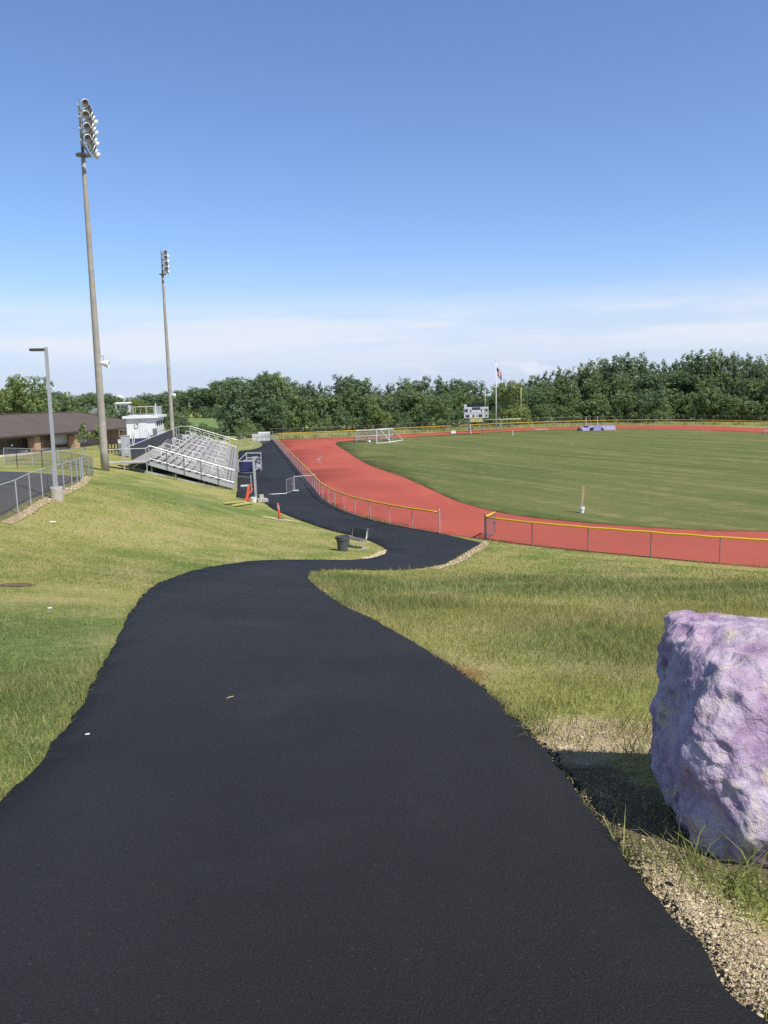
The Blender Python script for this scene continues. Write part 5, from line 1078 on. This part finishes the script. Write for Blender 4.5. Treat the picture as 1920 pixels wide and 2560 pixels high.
def tree(kind, v, mat, name, label, cat, loc, h, wf=1.0, rz=0., group=None):
    key = (kind, v, mat)
    if (kind, v) not in PROTO: PROTO[(kind, v)] = proto(kind, v)
    if key not in PROTO: V, Fc, tn, tm = PROTO[(kind, v)]; PROTO[key] = np_mesh('crown', V, [Fc], M_[mat], tn)
    root = thing(name, label, cat, loc, rz, group); root.scale = (h*wf, h*wf, h)
    o = bpy.data.objects.new('crown', PROTO[key]); COL.objects.link(o); o.parent = root
    o = bpy.data.objects.new('trunk', PROTO[(kind, v)][3]); COL.objects.link(o); o.parent = root; return root
SKYLINE = [(-60, 950), (0, 945), (38, 938), (72, 941), (95, 956), (104, 992), (120, 980), (139, 970), (156, 988), (185, 992), (220, 980), (260, 981), (292, 986), (318, 992), (344, 992), (362, 982), (405, 981), (440, 971), (470, 978), (498, 966), (540, 955), (579, 943), (620, 946), (650, 938), (690, 930), (720, 948), (770, 953), (810, 958), (833, 963), (862, 934), (900, 948), (926, 958), (995, 961), (1041, 944), (1080, 940), (1111, 939), (1150, 948), (1192, 955), (1227, 960), (1273, 953), (1308, 960), (1325, 945), (1342, 931), (1389, 919), (1447, 914), (1504, 896), (1540, 893), (1574, 886), (1609, 884), (1643, 908), (1690, 897), (1736, 874), (1805, 877), (1860, 886), (1920, 891), (2010, 885)]
SKX = np.array([q[0] for q in SKYLINE], float); SKY_ = np.array([q[1] for q in SKYLINE], float)
def sky_y(px): return float(np.interp(px, SKX, SKY_))
def back_dist(px):                                       # distance of the edge of the wood
    return float(np.interp(px, [-100, 100, 330, 450, 560, 640, 760, 900, 1100, 1400, 1700, 1920, 2050], [150, 170, 260, 330, 215, 195, 195, 198, 204, 222, 215, 196, 190]))
tr_rng = random.Random(5)
def put(px, Y, ytop, kind, mats, wf=1.0, name='tree', label=None, cat='tree', group=None):
    p = atY(px, ytop, Y); z0 = tz(p[0], Y) if Y < 260 else -.3; h = p[2]-z0
    if h < .8: h = .8
    v = tr_rng.randrange(4 if kind != 'airy' else 3); return tree(kind, v, tr_rng.choice(mats), name, label, cat, (p[0], Y, z0-.1), h, wf*tr_rng.uniform(.9, 1.15), tr_rng.uniform(0, 6.28), group)
GW = 'trees of the wood beyond the track'
px = 566.
while px < 2010:                                        # skyline row
    Y = back_dist(px)+18+tr_rng.uniform(-4, 10); yt = sky_y(px)+tr_rng.uniform(-3, 7)
    put(px, Y, yt, 'tall' if (px > 1300 or tr_rng.random() < .55) else 'round', ['leaf_dark', 'leaf_dark', 'leaf_mid'], 1.05, 'tree', 'tall dark green tree on the skyline of the wood beyond the track', 'tree', GW); px += tr_rng.uniform(24, 34)
px = 585.
while px < 2000:                                        # middle row
    Y = back_dist(px)+9+tr_rng.uniform(-3, 4); s = sky_y(px); yb = 1040 if px > 700 else 1055; yt = s+(yb-s)*tr_rng.uniform(.22, .42)
    put(px, Y, yt, tr_rng.choice(['round', 'round', 'tall']), ['leaf_dark', 'leaf_mid', 'leaf_mid'], 1.25, 'tree', 'mid-height leafy tree inside the wood beyond the track', 'tree', 'mid-height trees of the wood'); px += tr_rng.uniform(26, 38)
px = 588.
while px < 1990:                                        # front edge, scrub
    Y = back_dist(px)+2+tr_rng.uniform(-2, 3); s = sky_y(px); yb = float(np.interp(px, [500, 690, 1000, 1400, 1900], [1095, 1085, 1068, 1050, 1048])); yt = s+(yb-s)*tr_rng.uniform(.52, .78)
    put(px, Y, yt, 'bush', ['leaf_mid', 'leaf_dark', 'leaf_light', 'leaf_mid'], .95, 'bush', 'leafy bush at the foot of the wood behind the tall grey fence', 'bush', 'bushes along the edge of the wood'); px += tr_rng.uniform(20, 32)
# trees that stand out
put(947, 196, 986, 'round', ['leaf_light'], 1.25, 'tree', 'rounded bright green tree behind the far fence, left of the scoreboard', 'tree')
put(1100, 197, 988, 'round', ['leaf_mid'], 1.3, 'tree', 'rounded green tree just left of the scoreboard, behind the fence', 'tree')
put(1273, 203, 953, 'round', ['leaf_light'], 1.1, 'tree', 'paler green tree rising between the goal post uprights', 'tree')
put(1636, 208, 972, 'round', ['leaf_dark'], 1.5, 'tree', 'broad round dark tree low in the wood behind the far bend', 'tree')
put(690, 199, 930, 'round', ['leaf_mid'], 1.0, 'tree', 'tallest tree above the far end of the asphalt path', 'tree')
# left: the clump behind the clubhouse, and the far tree belt
for px, Y, yt, kd, wf in ((10, 152, 946, 'airy', 1.1), (40, 150, 938, 'airy', 1.0), (75, 153, 941, 'airy', 1.05), (-30, 156, 955, 'airy', 1.1), (60, 162, 965, 'round', 1.2), (20, 165, 975, 'round', 1.2)):
    put(px, Y, yt, kd, ['leaf_mid', 'leaf_light'], wf, 'tree', 'grey-green open-crowned tree behind the left part of the clubhouse roof', 'tree', 'open trees behind the clubhouse')
for px, Y, yt, kd in ((138, 165, 970, 'airy'), (122, 168, 984, 'round'), (152, 170, 992, 'round')): put(px, Y, yt, kd, ['leaf_mid'], 1.15, 'tree', 'green tree behind the clubhouse roof, just right of the lamp post', 'tree', 'trees right of the lamp post')
px = 100.
while px < 600:
    Y = (300 if px < 425 else 420)+tr_rng.uniform(0, 40); put(px, Y, sky_y(px)+tr_rng.uniform(0, 8), 'round', ['leaf_dark', 'leaf_mid'], 1.5, 'tree', 'dark tree of the distant belt behind the press box and clubhouse', 'tree', 'distant tree belt on the left'); px += tr_rng.uniform(15, 24)
px = 110.
while px < 560:
    Y = (250 if px < 425 else 398)+tr_rng.uniform(0, 30); put(px, Y, float(np.interp(px, [100, 250, 330, 420, 560], [1012, 1008, 1012, 1025, 1018]))+tr_rng.uniform(-6, 8), 'bush', ['leaf_dark', 'leaf_mid'], 1.0, 'bush', 'low bushy tree of the distant belt behind the clubhouse and press box', 'bush', 'low growth of the distant belt'); px += tr_rng.uniform(16, 26)
for px, Y, yt, kd, wf in ((284, 190, 1017, 'round', 1.0), (299, 186, 1013, 'round', 1.1), (316, 184, 1022, 'round', 1.0), (268, 200, 1024, 'bush', 1.0), (443, 170, 1040, 'bush', 1.0), (472, 178, 1054, 'bush', 1.1), (500, 172, 1057, 'bush', 1.0), (522, 168, 1065, 'bush', .9), (452, 215, 1030, 'bush', 1.0), (425, 205, 1032, 'bush', 1.0), (556, 165, 1079, 'bush', 1.1), (594, 168, 1068, 'bush', 1.0), (620, 172, 1062, 'bush', 1.1), (650, 176, 1068, 'bush', 1.0), (615, 180, 1045, 'bush', 1.0)):
    put(px, Y, yt, kd, ['leaf_mid', 'leaf_dark'], wf, 'bush', 'leafy bush on the bank behind the far end of the grandstand', 'bush', 'bushes behind the grandstand')
for px, Y, yt, kd in ((585, 200, 962, 'tall'), (605, 196, 950, 'round'), (640, 192, 948, 'tall'), (665, 195, 940, 'tall'), (572, 208, 985, 'round'), (625, 190, 985, 'round'), (660, 188, 995, 'round'), (600, 190, 1010, 'bush'), (690, 188, 1000, 'round')):
    put(px, Y, yt, kd, ['leaf_dark'], 1.15, 'tree', 'dark tree at the left end of the wood, beyond the team shelters', 'tree', 'dark trees beyond the team shelters')
put(351, 240, 999, 'round', ['leaf_lime'], .9, 'tree', 'small yellow-green tree showing above the press box roof rail', 'tree')
# saplings by the clubhouse
def sapling(px, pyb, Y, yt, label):
    p = atY(px, yt, Y); z0 = tz(p[0], Y); h = p[2]-z0; key = ('sap',)
    root = thing('sapling', label, 'young tree', (p[0], Y, z0)); g = random.Random(int(px)); Ls = [((g.uniform(-.5, .5)*(1-.6*k/10), g.uniform(-.5, .5)*(1-.6*k/10), h*(.42+.54*k/10)), (.38*(1.15-.75*k/10), .38*(1.15-.75*k/10), .32)) for k in range(11)]
    V, Fc, tn = leaf_cloud(Ls, 520, .20, int(px), shell=.2); o = bpy.data.objects.new('crown', np_mesh('crown', V, [Fc], M_['leaf_light'], tn)); COL.objects.link(o); o.parent = root
    m = MB(); m.path([(0, 0, -.1), (.03, 0, h*.5), (0, .02, h*.97)], [.045, .03, .008], 6)
    for k in range(7): z = h*(.4+.07*k); a = k*2.4; m.path([(0, 0, z), (math.cos(a)*.5*(1-k/10), math.sin(a)*.5*(1-k/10), z+.35)], [.014, .005], 4)
    o = m.build('trunk', M_['bark'], root)
sapling(206, 1128, 88, 1054, 'thin young tree with sparse yellow-green leaves before the clubhouse, fully in view'); sapling(243, 1120, 92, 1064, 'second young tree, mostly hidden by the tall floodlight mast in front of the clubhouse')
# meadow and far buildings
MD = [atZ(*q, -.25)[:2] for q in ((455, 1049), (500, 1046), (560, 1046), (582, 1047), (590, 1075), (545, 1079), (500, 1073), (462, 1063))]
m = MB(); m._add([(*q, -.16) for q in spline(MD, 4, True)], [tuple(range(len(spline(MD, 4, True))))]); me_m = simple('meadow_grass', (.165, .25, .065), .95, 0, .12, .05); o = m.build('meadow', me_m); tag(o, kind='structure')
def house(label, px0, px1, yb, yt, Y, hip, wall, roof):
    a, b, t = atY(px0, yb, Y), atY(px1, yb, Y), atY((px0+px1)/2, yt, Y); l = b[0]-a[0]; zt_ = t[2]; z0 = min(-.3, a[2]-3); root = thing('house', label, 'house', (a[0], Y, z0)); eave = a[2]; dp = l*.8
    m = MB(); m.box((a[0]+l/2, Y+dp/2, (z0+eave)/2), (l, dp, eave-z0)); m.build('wall', wall, root, world=True)
    m = MB(); o_ = .35; p = [(a[0]-o_, Y-o_, eave), (b[0]+o_, Y-o_, eave), (b[0]+o_, Y+dp+o_, eave), (a[0]-o_, Y+dp+o_, eave)]; r0_, r1_ = (a[0]-o_+hip, Y+dp/2, zt_), (b[0]+o_-hip, Y+dp/2, zt_)
    m._add([*p, r0_, r1_], [(0, 1, 5, 4), (2, 3, 4, 5), (1, 2, 5), (3, 0, 4)]); m.build('roof', roof, root, world=True)
    for k in range(3):
        x = a[0]+l*(.2+.3*k); m = MB(); m.box((x, Y-.04, eave-1.2), (.9, .1, 1.2)); o = m.build('window', M_['glass_dark'], root, world=True); m = MB(); m.box((x, Y-.08, eave-1.85), (1.1, .16, .1)); m.build('sill', M_['white'], o, world=True)
    return root
house('white house with a grey roof far behind the clubhouse, left of the tall mast', 225, 262, 1031, 1020, 235, 1.0, M_['siding'], M_['shingle'])
house('white flat-roofed building among trees far behind the press box', 288, 323, 1009, 1005.5, 238, .2, M_['siding'], M_['white'])
q = atY(297, 990, 800); r = thing('water_tower', 'tiny white water tower dome above the distant trees left of the press box', 'water tower', (q[0], 800, 0)); m = MB(); m.lathe([(.1, -3), (3, -2.4), (4.6, 0), (3.2, 1.8), (.1, 2.6)], (q[0], 800, q[2]-1.5), n=16); m.build('tank', M_['white'], r, smooth=True, world=True); m = MB(); m.tube((q[0], 800, 0), (q[0], 800, q[2]-3), 1.4, n=10); m.build('stem', M_['white'], r, world=True)

# ------------------------------------------------------------------ grass blades and gravel
def grass_object(name, P, h, wd, lean, tone, mat, label=None):
    n = len(P); z = T(P)-.01; ang = rng.uniform(0, 2*np.pi, n); la = rng.uniform(0, 2*np.pi, n); s = np.column_stack([np.cos(ang), np.sin(ang), np.zeros(n)])*wd[:, None]*.5
    ld = np.column_stack([np.cos(la), np.sin(la), np.zeros(n)]); b = np.column_stack([P, z]); hz = np.column_stack([np.zeros(n), np.zeros(n), h])
    mid = b+hz*.55+ld*(h*lean*.35)[:, None]; tip = b+hz*(1-.25*lean[:, None]**2)+ld*(h*lean)[:, None]
    V = np.stack([b-s, b+s, mid+s*.75, mid-s*.75, tip], 1).reshape(-1, 3); i = np.arange(n)[:, None]*5
    o = bpy.data.objects.new(name, np_mesh(name, V, [i+np.array([[0, 1, 2, 3]]), i+np.array([[3, 2, 4]])], mat, np.repeat(tone, 5))); COL.objects.link(o); return tag(o, label, None, None, 'stuff')
def in_view(P, margin=.06):
    z = T(P); d = P[:, 1]*cp-(z-H)*sp; u = P[:, 0]/np.maximum(d, .1); return (d > .3) & (np.abs(u) < .48+margin)
def keep_off_paving(P):
    k = np.ones(len(P), bool)
    for poly in PAVED:
        bb = (P[:, 0] > poly[:, 0].min()) & (P[:, 0] < poly[:, 0].max()) & (P[:, 1] > poly[:, 1].min()) & (P[:, 1] < poly[:, 1].max()); idx = np.where(bb & k)[0]
        if len(idx): k[idx[inside(P[idx], poly)]] = False
    return k
def fields(P):
    x, y = P[:, 0], P[:, 1]; a = np.array([noise.noise(Vector((p[0]*.45, p[1]*.45, 1.))) for p in P]); return a
def scatter(x0, x1, y0, y1, dens):
    n = int((x1-x0)*(y1-y0)*dens); P = np.column_stack([rng.uniform(x0, x1, n), rng.uniform(y0, y1, n)]); P = P[in_view(P)]; return P[keep_off_paving(P)]
def zval(P, Z):
    return np.min([np.sqrt(((P[:, 0]-c[0])/r[0])**2+((P[:, 1]-c[1])/r[1])**2) for c, r in Z], axis=0)
def nz_(P, f, o): return np.array([noise.noise(Vector((p[0]*f, p[1]*f, o))) for p in P])
def bare(P):
    """share of blades missing where the ground is gravel or trodden soil"""
    n = nz_(P, 4.5, 4.)*.9; a = np.clip((1.15-zval(P, GRAVEL_Z)-n*.5)/.35, 0, 1)*.975; b = np.clip((1.15-zval(P, SOIL_Z)-n*.6)/.4, 0, 1)*.80; return np.maximum(a, b)
def lay(x0, x1, y0, y1, dens, hb, wb):
    P = scatter(x0, x1, y0, y1, dens)
    if not len(P): return None
    edge = np.minimum(seg_dist(P, POLY_ASPH), 3.); f = fields(P); left = np.where(P[:, 1] < 32, P[:, 0] < -.15*P[:, 1], P[:, 0] < .5)
    keep = rng.random(len(P)) > bare(P)
    P, edge, f, left = P[keep], edge[keep], f[keep], left[keep]
    tall = np.where(left, np.clip(1.15-P[:, 1]/13, .30, 1.05), np.clip(1.05-abs(P[:, 1]-22)/60, .45, 1.0)); tall *= np.clip(.65+.9*f, .4, 1.5)
    lobe = (~left) & (P[:, 1] < 31) & (P[:, 1] > 8) & (edge < 2.4); tall = np.where(lobe, tall*1.35, tall)
    mown = left & (P[:, 1] > 16); tall = np.where(mown, .38, tall); rt_ = (~left) & (P[:, 1] > 27); tall = np.where(rt_, .5, tall)
    h = hb*tall*rng.uniform(.5, 1.3, len(P)); tone = np.clip(rng.normal(.45, .22, len(P))+np.clip(.55-edge*.9, 0, .5)*rng.random(len(P)), 0, 1)
    return P, h, wb*rng.uniform(.6, 1.3, len(P)), np.clip(rng.normal(.45, .25, len(P)), .05, 1.1), tone
sets = [lay(-8, -1.0, 2.5, 8, 2600, .125, .0042), lay(.8, 5, 2.2, 8, 2300, .115, .0042), lay(-10, 8.5, 8, 15, 1150, .13, .0065), lay(-14, 15, 15, 26, 330, .15, .012), lay(-22, 20, 26, 46, 80, .15, .024)]
sets = [s for s in sets if s is not None]
grass_object('grass', *[np.concatenate([s[i] for s in sets]) for i in range(5)], M_['blade'])
P = np.concatenate([scatter(-8, -1, 3, 12, 26), scatter(0, 9, 6, 30, 22), scatter(-8, 9, 8, 26, 14)]); P = P[bare(P) < .2]; sc_ = np.clip(P[:, 1]/8, 1, 2.6)
grass_object('seed_stalks', P, rng.uniform(.12, .30, len(P)), .0035*sc_, rng.uniform(.2, 1.0, len(P)), np.clip(rng.normal(.8, .2, len(P)), .2, 1), M_['blade'])
# rank blades hanging at the kerb-less edge and round the boulder
ed = np.concatenate([e_r, e_l2]); ed = ed[(ed[:, 1] > 1.5) & (ed[:, 1] < 40)]; idx = rng.integers(0, len(ed), 9000); P = ed[idx]+rng.normal(0, .07, (9000, 2)); P = P[keep_off_paving(P)]; sc_ = np.clip(P[:, 1]/8, 1, 4)
kk = ~((zval(P, GRAVEL_Z+SOIL_Z) < 1) & (rng.random(len(P)) < .90)); P, sc_ = P[kk], sc_[kk]
grass_object('edge_grass', P, rng.uniform(.03, .10, len(P)), .004*sc_, rng.uniform(.2, 1.2, len(P)), np.clip(rng.normal(.62, .25, len(P)), 0, 1), M_['blade'])
tuft = []
for c, k, s in (((1.42, 3.02), 46, .13), ((1.26, 3.12), 14, .08), ((1.95, 2.72), 150, .17), ((1.75, 2.9), 40, .12), ((1.30, 2.05), 26, .06), ((1.62, 1.75), 22, .05), ((1.02, 3.5), 12, .05), ((1.45, 5.3), 30, .16), ((1.8, 5.15), 60, .15), ((1.25, 5.0), 22, .1), ((2.25, 2.55), 60, .12), ((1.06, 5.75), 90, .10), ((1.02, 5.35), 80, .09), ((1.62, 5.5), 70, .16), ((1.55, 4.85), 40, .10), ((1.85, 5.6), 90, .2), ((1.25, 3.25), 40, .10), ((1.38, 2.95), 60, .10), ((1.6, 2.75), 60, .12), ((1.3, 6.1), 80, .2)): tuft.append(np.array(c)+rng.normal(0, s, (k, 2)))
P = np.concatenate(tuft); P = P[keep_off_paving(P)]; grass_object('weed_tufts', P, rng.uniform(.07, .24, len(P)), np.full(len(P), .0065)*rng.uniform(.7, 1.4, len(P)), rng.uniform(.3, 1.3, len(P)), np.clip(rng.normal(.34, .14, len(P)), 0, 1), M_['blade'])
# weeds along fences
def fence_weeds(name, line, dens, hmax, wd, spread, tone):
    Lr = resample(line, .25); n = int(len(Lr)*.25*dens); P = Lr[rng.integers(0, len(Lr), n)]+rng.normal(0, spread, (n, 2)); f = np.array([noise.noise(Vector((p[0]*.6, p[1]*.6, 8.))) for p in P]); k = rng.random(n) < np.clip(.35+1.3*f, .04, 1); P = P[k]; f = f[k]
    grass_object(name, P, hmax*rng.uniform(.25, 1., len(P))*np.clip(.7+f, .4, 1.3), np.full(len(P), wd), rng.uniform(.1, .8, len(P)), np.clip(rng.normal(tone, .2, len(P)), 0, 1), M_['blade'])
fence_weeds('fence_weeds', np.concatenate([FENCE_L[::-1][9:], ]), 40, .45, .02, .10, .4) if False else fence_weeds('fence_weeds', np.array(FENCE_L[:7]), 60, .40, .018, .10, .35)
fence_weeds('fence_weeds', np.array(FENCE_R[:7]), 70, .22, .014, .12, .5)
fence_weeds('tall_weeds', np.array(BACKF)*.985+np.array([0, -1.2]), 34, 1.25, .10, 1.6, .66); fence_weeds('tall_weeds', np.array(BACKF)*.97+np.array([0, .2]), 26, .9, .10, 1.5, .6)
gsl = np.array([OB+nv*q+dv*-.6 for q in (0, 2, 4, 6, 8)]); fence_weeds('fence_weeds', gsl, 60, .55, .02, .25, .45)
# gravel: beds under the stones and the stones themselves
def bed(name, poly, lift, jag=.08, mat=None):
    pl = spline(poly, .12, True); pl = spline(pl, .05, True) if len(pl) < 220 else pl; pl = np.array([p+jag*np.array([noise.noise(Vector((p[0]*4, p[1]*4, 0)))+.6*noise.noise(Vector((p[0]*13, p[1]*13, 0))), noise.noise(Vector((p[0]*4, p[1]*4, 9)))+.6*noise.noise(Vector((p[0]*13, p[1]*13, 9)))]) for p in pl]); g = np.stack(np.meshgrid(np.arange(pl[:, 0].min(), pl[:, 0].max(), .12), np.arange(pl[:, 1].min(), pl[:, 1].max(), .12)), -1).reshape(-1, 2); g = g[inside(g, pl)]; n = len(pl)
    cv_, _, cf_, *_r = delaunay_2d_cdt([Vector(q) for q in pl]+[Vector(q) for q in g], [(i, (i+1) % n) for i in range(n)], [], 1, 1e-5); v2 = np.array([(q.x, q.y) for q in cv_]); tri = np.array([tuple(f) for f in cf_]); tri = tri[~inside(v2[tri].mean(1), POLY_ASPH)]
    c_ = np.cross(v2[tri[:, 1]]-v2[tri[:, 0]], v2[tri[:, 2]]-v2[tri[:, 0]]); tri[c_ < 0] = tri[c_ < 0][:, ::-1]
    o = bpy.data.objects.new(name, np_mesh(name, np.column_stack([v2, T(v2)+lift]), [tri], mat or M_['sand'], smooth=True)); COL.objects.link(o); return tag(o, kind='structure')
NUB = np.concatenate([[G(*q)[:2] for q in ((968, 1376), (962, 1386), (945, 1394), (915, 1400), (900, 1396), (925, 1391), (948, 1380))]]); bed('gravel_bed', NUB, .02)
GEDGE = np.array([G(*q)[:2] for q in ((1213, 1352), (1160, 1386), (1118, 1410), (1075, 1422), (1090, 1424), (1140, 1412), (1180, 1390), (1222, 1360))]); bed('gravel_bed', GEDGE, .02)
pfl = spline(PF[1:9], .6); PST = np.concatenate([pfl+np.array([.05, -.1]), (pfl+np.array([.5, -.25]))[::-1]]); bed('gravel_bed', PST, .02)
BAR = np.array([G(700, 1299)[:2]+np.array([math.cos(t)*1.2, math.sin(t)*.25]) for t in np.linspace(0, 6.28, 14)[:-1]]); bed('gravel_bed', BAR, .02)
def stones(P, s, name):
    bm = bmesh.new(); bmesh.ops.create_icosphere(bm, subdivisions=1, radius=1); B = np.array([v.co[:] for v in bm.verts]); Fb = np.array([[v.index for v in f.verts] for f in bm.faces]); bm.free(); n = len(P)
    D = 1+rng.normal(0, .22, (n, len(B), 1)); sc = np.stack([rng.uniform(.7, 1.4, n), rng.uniform(.6, 1.1, n), rng.uniform(.4, .8, n)], 1)[:, None]; V = B[None]*D*sc*s[:, None, None]; a = rng.uniform(0, 6.28, n); c, s_ = np.cos(a)[:, None], np.sin(a)[:, None]
    x = V[..., 0]*c-V[..., 1]*s_; y = V[..., 0]*s_+V[..., 1]*c; V = np.stack([x, y, V[..., 2]], -1)+np.column_stack([P, T(P)+.012+s*.15])[:, None]; Fc = (np.arange(n)[:, None, None]*len(B)+Fb[None]).reshape(-1, 3)
    o = bpy.data.objects.new(name, np_mesh(name, V.reshape(-1, 3), [Fc], M_['gravel'], np.repeat(rng.random(n), len(B)))); COL.objects.link(o); return tag(o, kind='stuff')
def pts_in(poly, n): lo, hi = poly.min(0), poly.max(0); P = rng.uniform(lo, hi, (n, 2)); P = P[inside(P, poly)]; P = P[in_view(P)]; return P[keep_off_paving(P)]
def zpts(Z, n):
    out = []
    for c, r in Z: a = rng.uniform(0, 6.28, n); q = np.abs(rng.normal(0, .52, n)); out.append(np.column_stack([c[0]+r[0]*q*np.cos(a)*1.15, c[1]+r[1]*q*np.sin(a)*1.15]))
    P = np.concatenate(out); P = P[in_view(P)]; return P[keep_off_paving(P)]
P = np.concatenate([zpts(GRAVEL_Z[:2], 2600), zpts(GRAVEL_Z[2:], 4800), zpts(SOIL_Z[:2], 1000), zpts([((.92, 6.9), (.22, .6))], 120)]); stones(P, np.clip(rng.lognormal(math.log(.0023), .55, len(P)), .0013, .0125), 'gravel')
P = np.concatenate([pts_in(NUB, 1500), pts_in(GEDGE, 2500), pts_in(PST, 4000), pts_in(BAR, 500)]); stones(P, rng.uniform(.02, .06, len(P)), 'gravel')
# crumbs of asphalt along the broken edge
P = e_r[(e_r[:, 1] < 9)]; P = P[rng.integers(0, len(P), 2600)]+rng.normal(.015, .03, (2600, 2)); o = stones(P, rng.lognormal(math.log(.0055), .4, len(P)), 'asphalt_crumbs'); o.data.materials[0] = M_['asphalt']
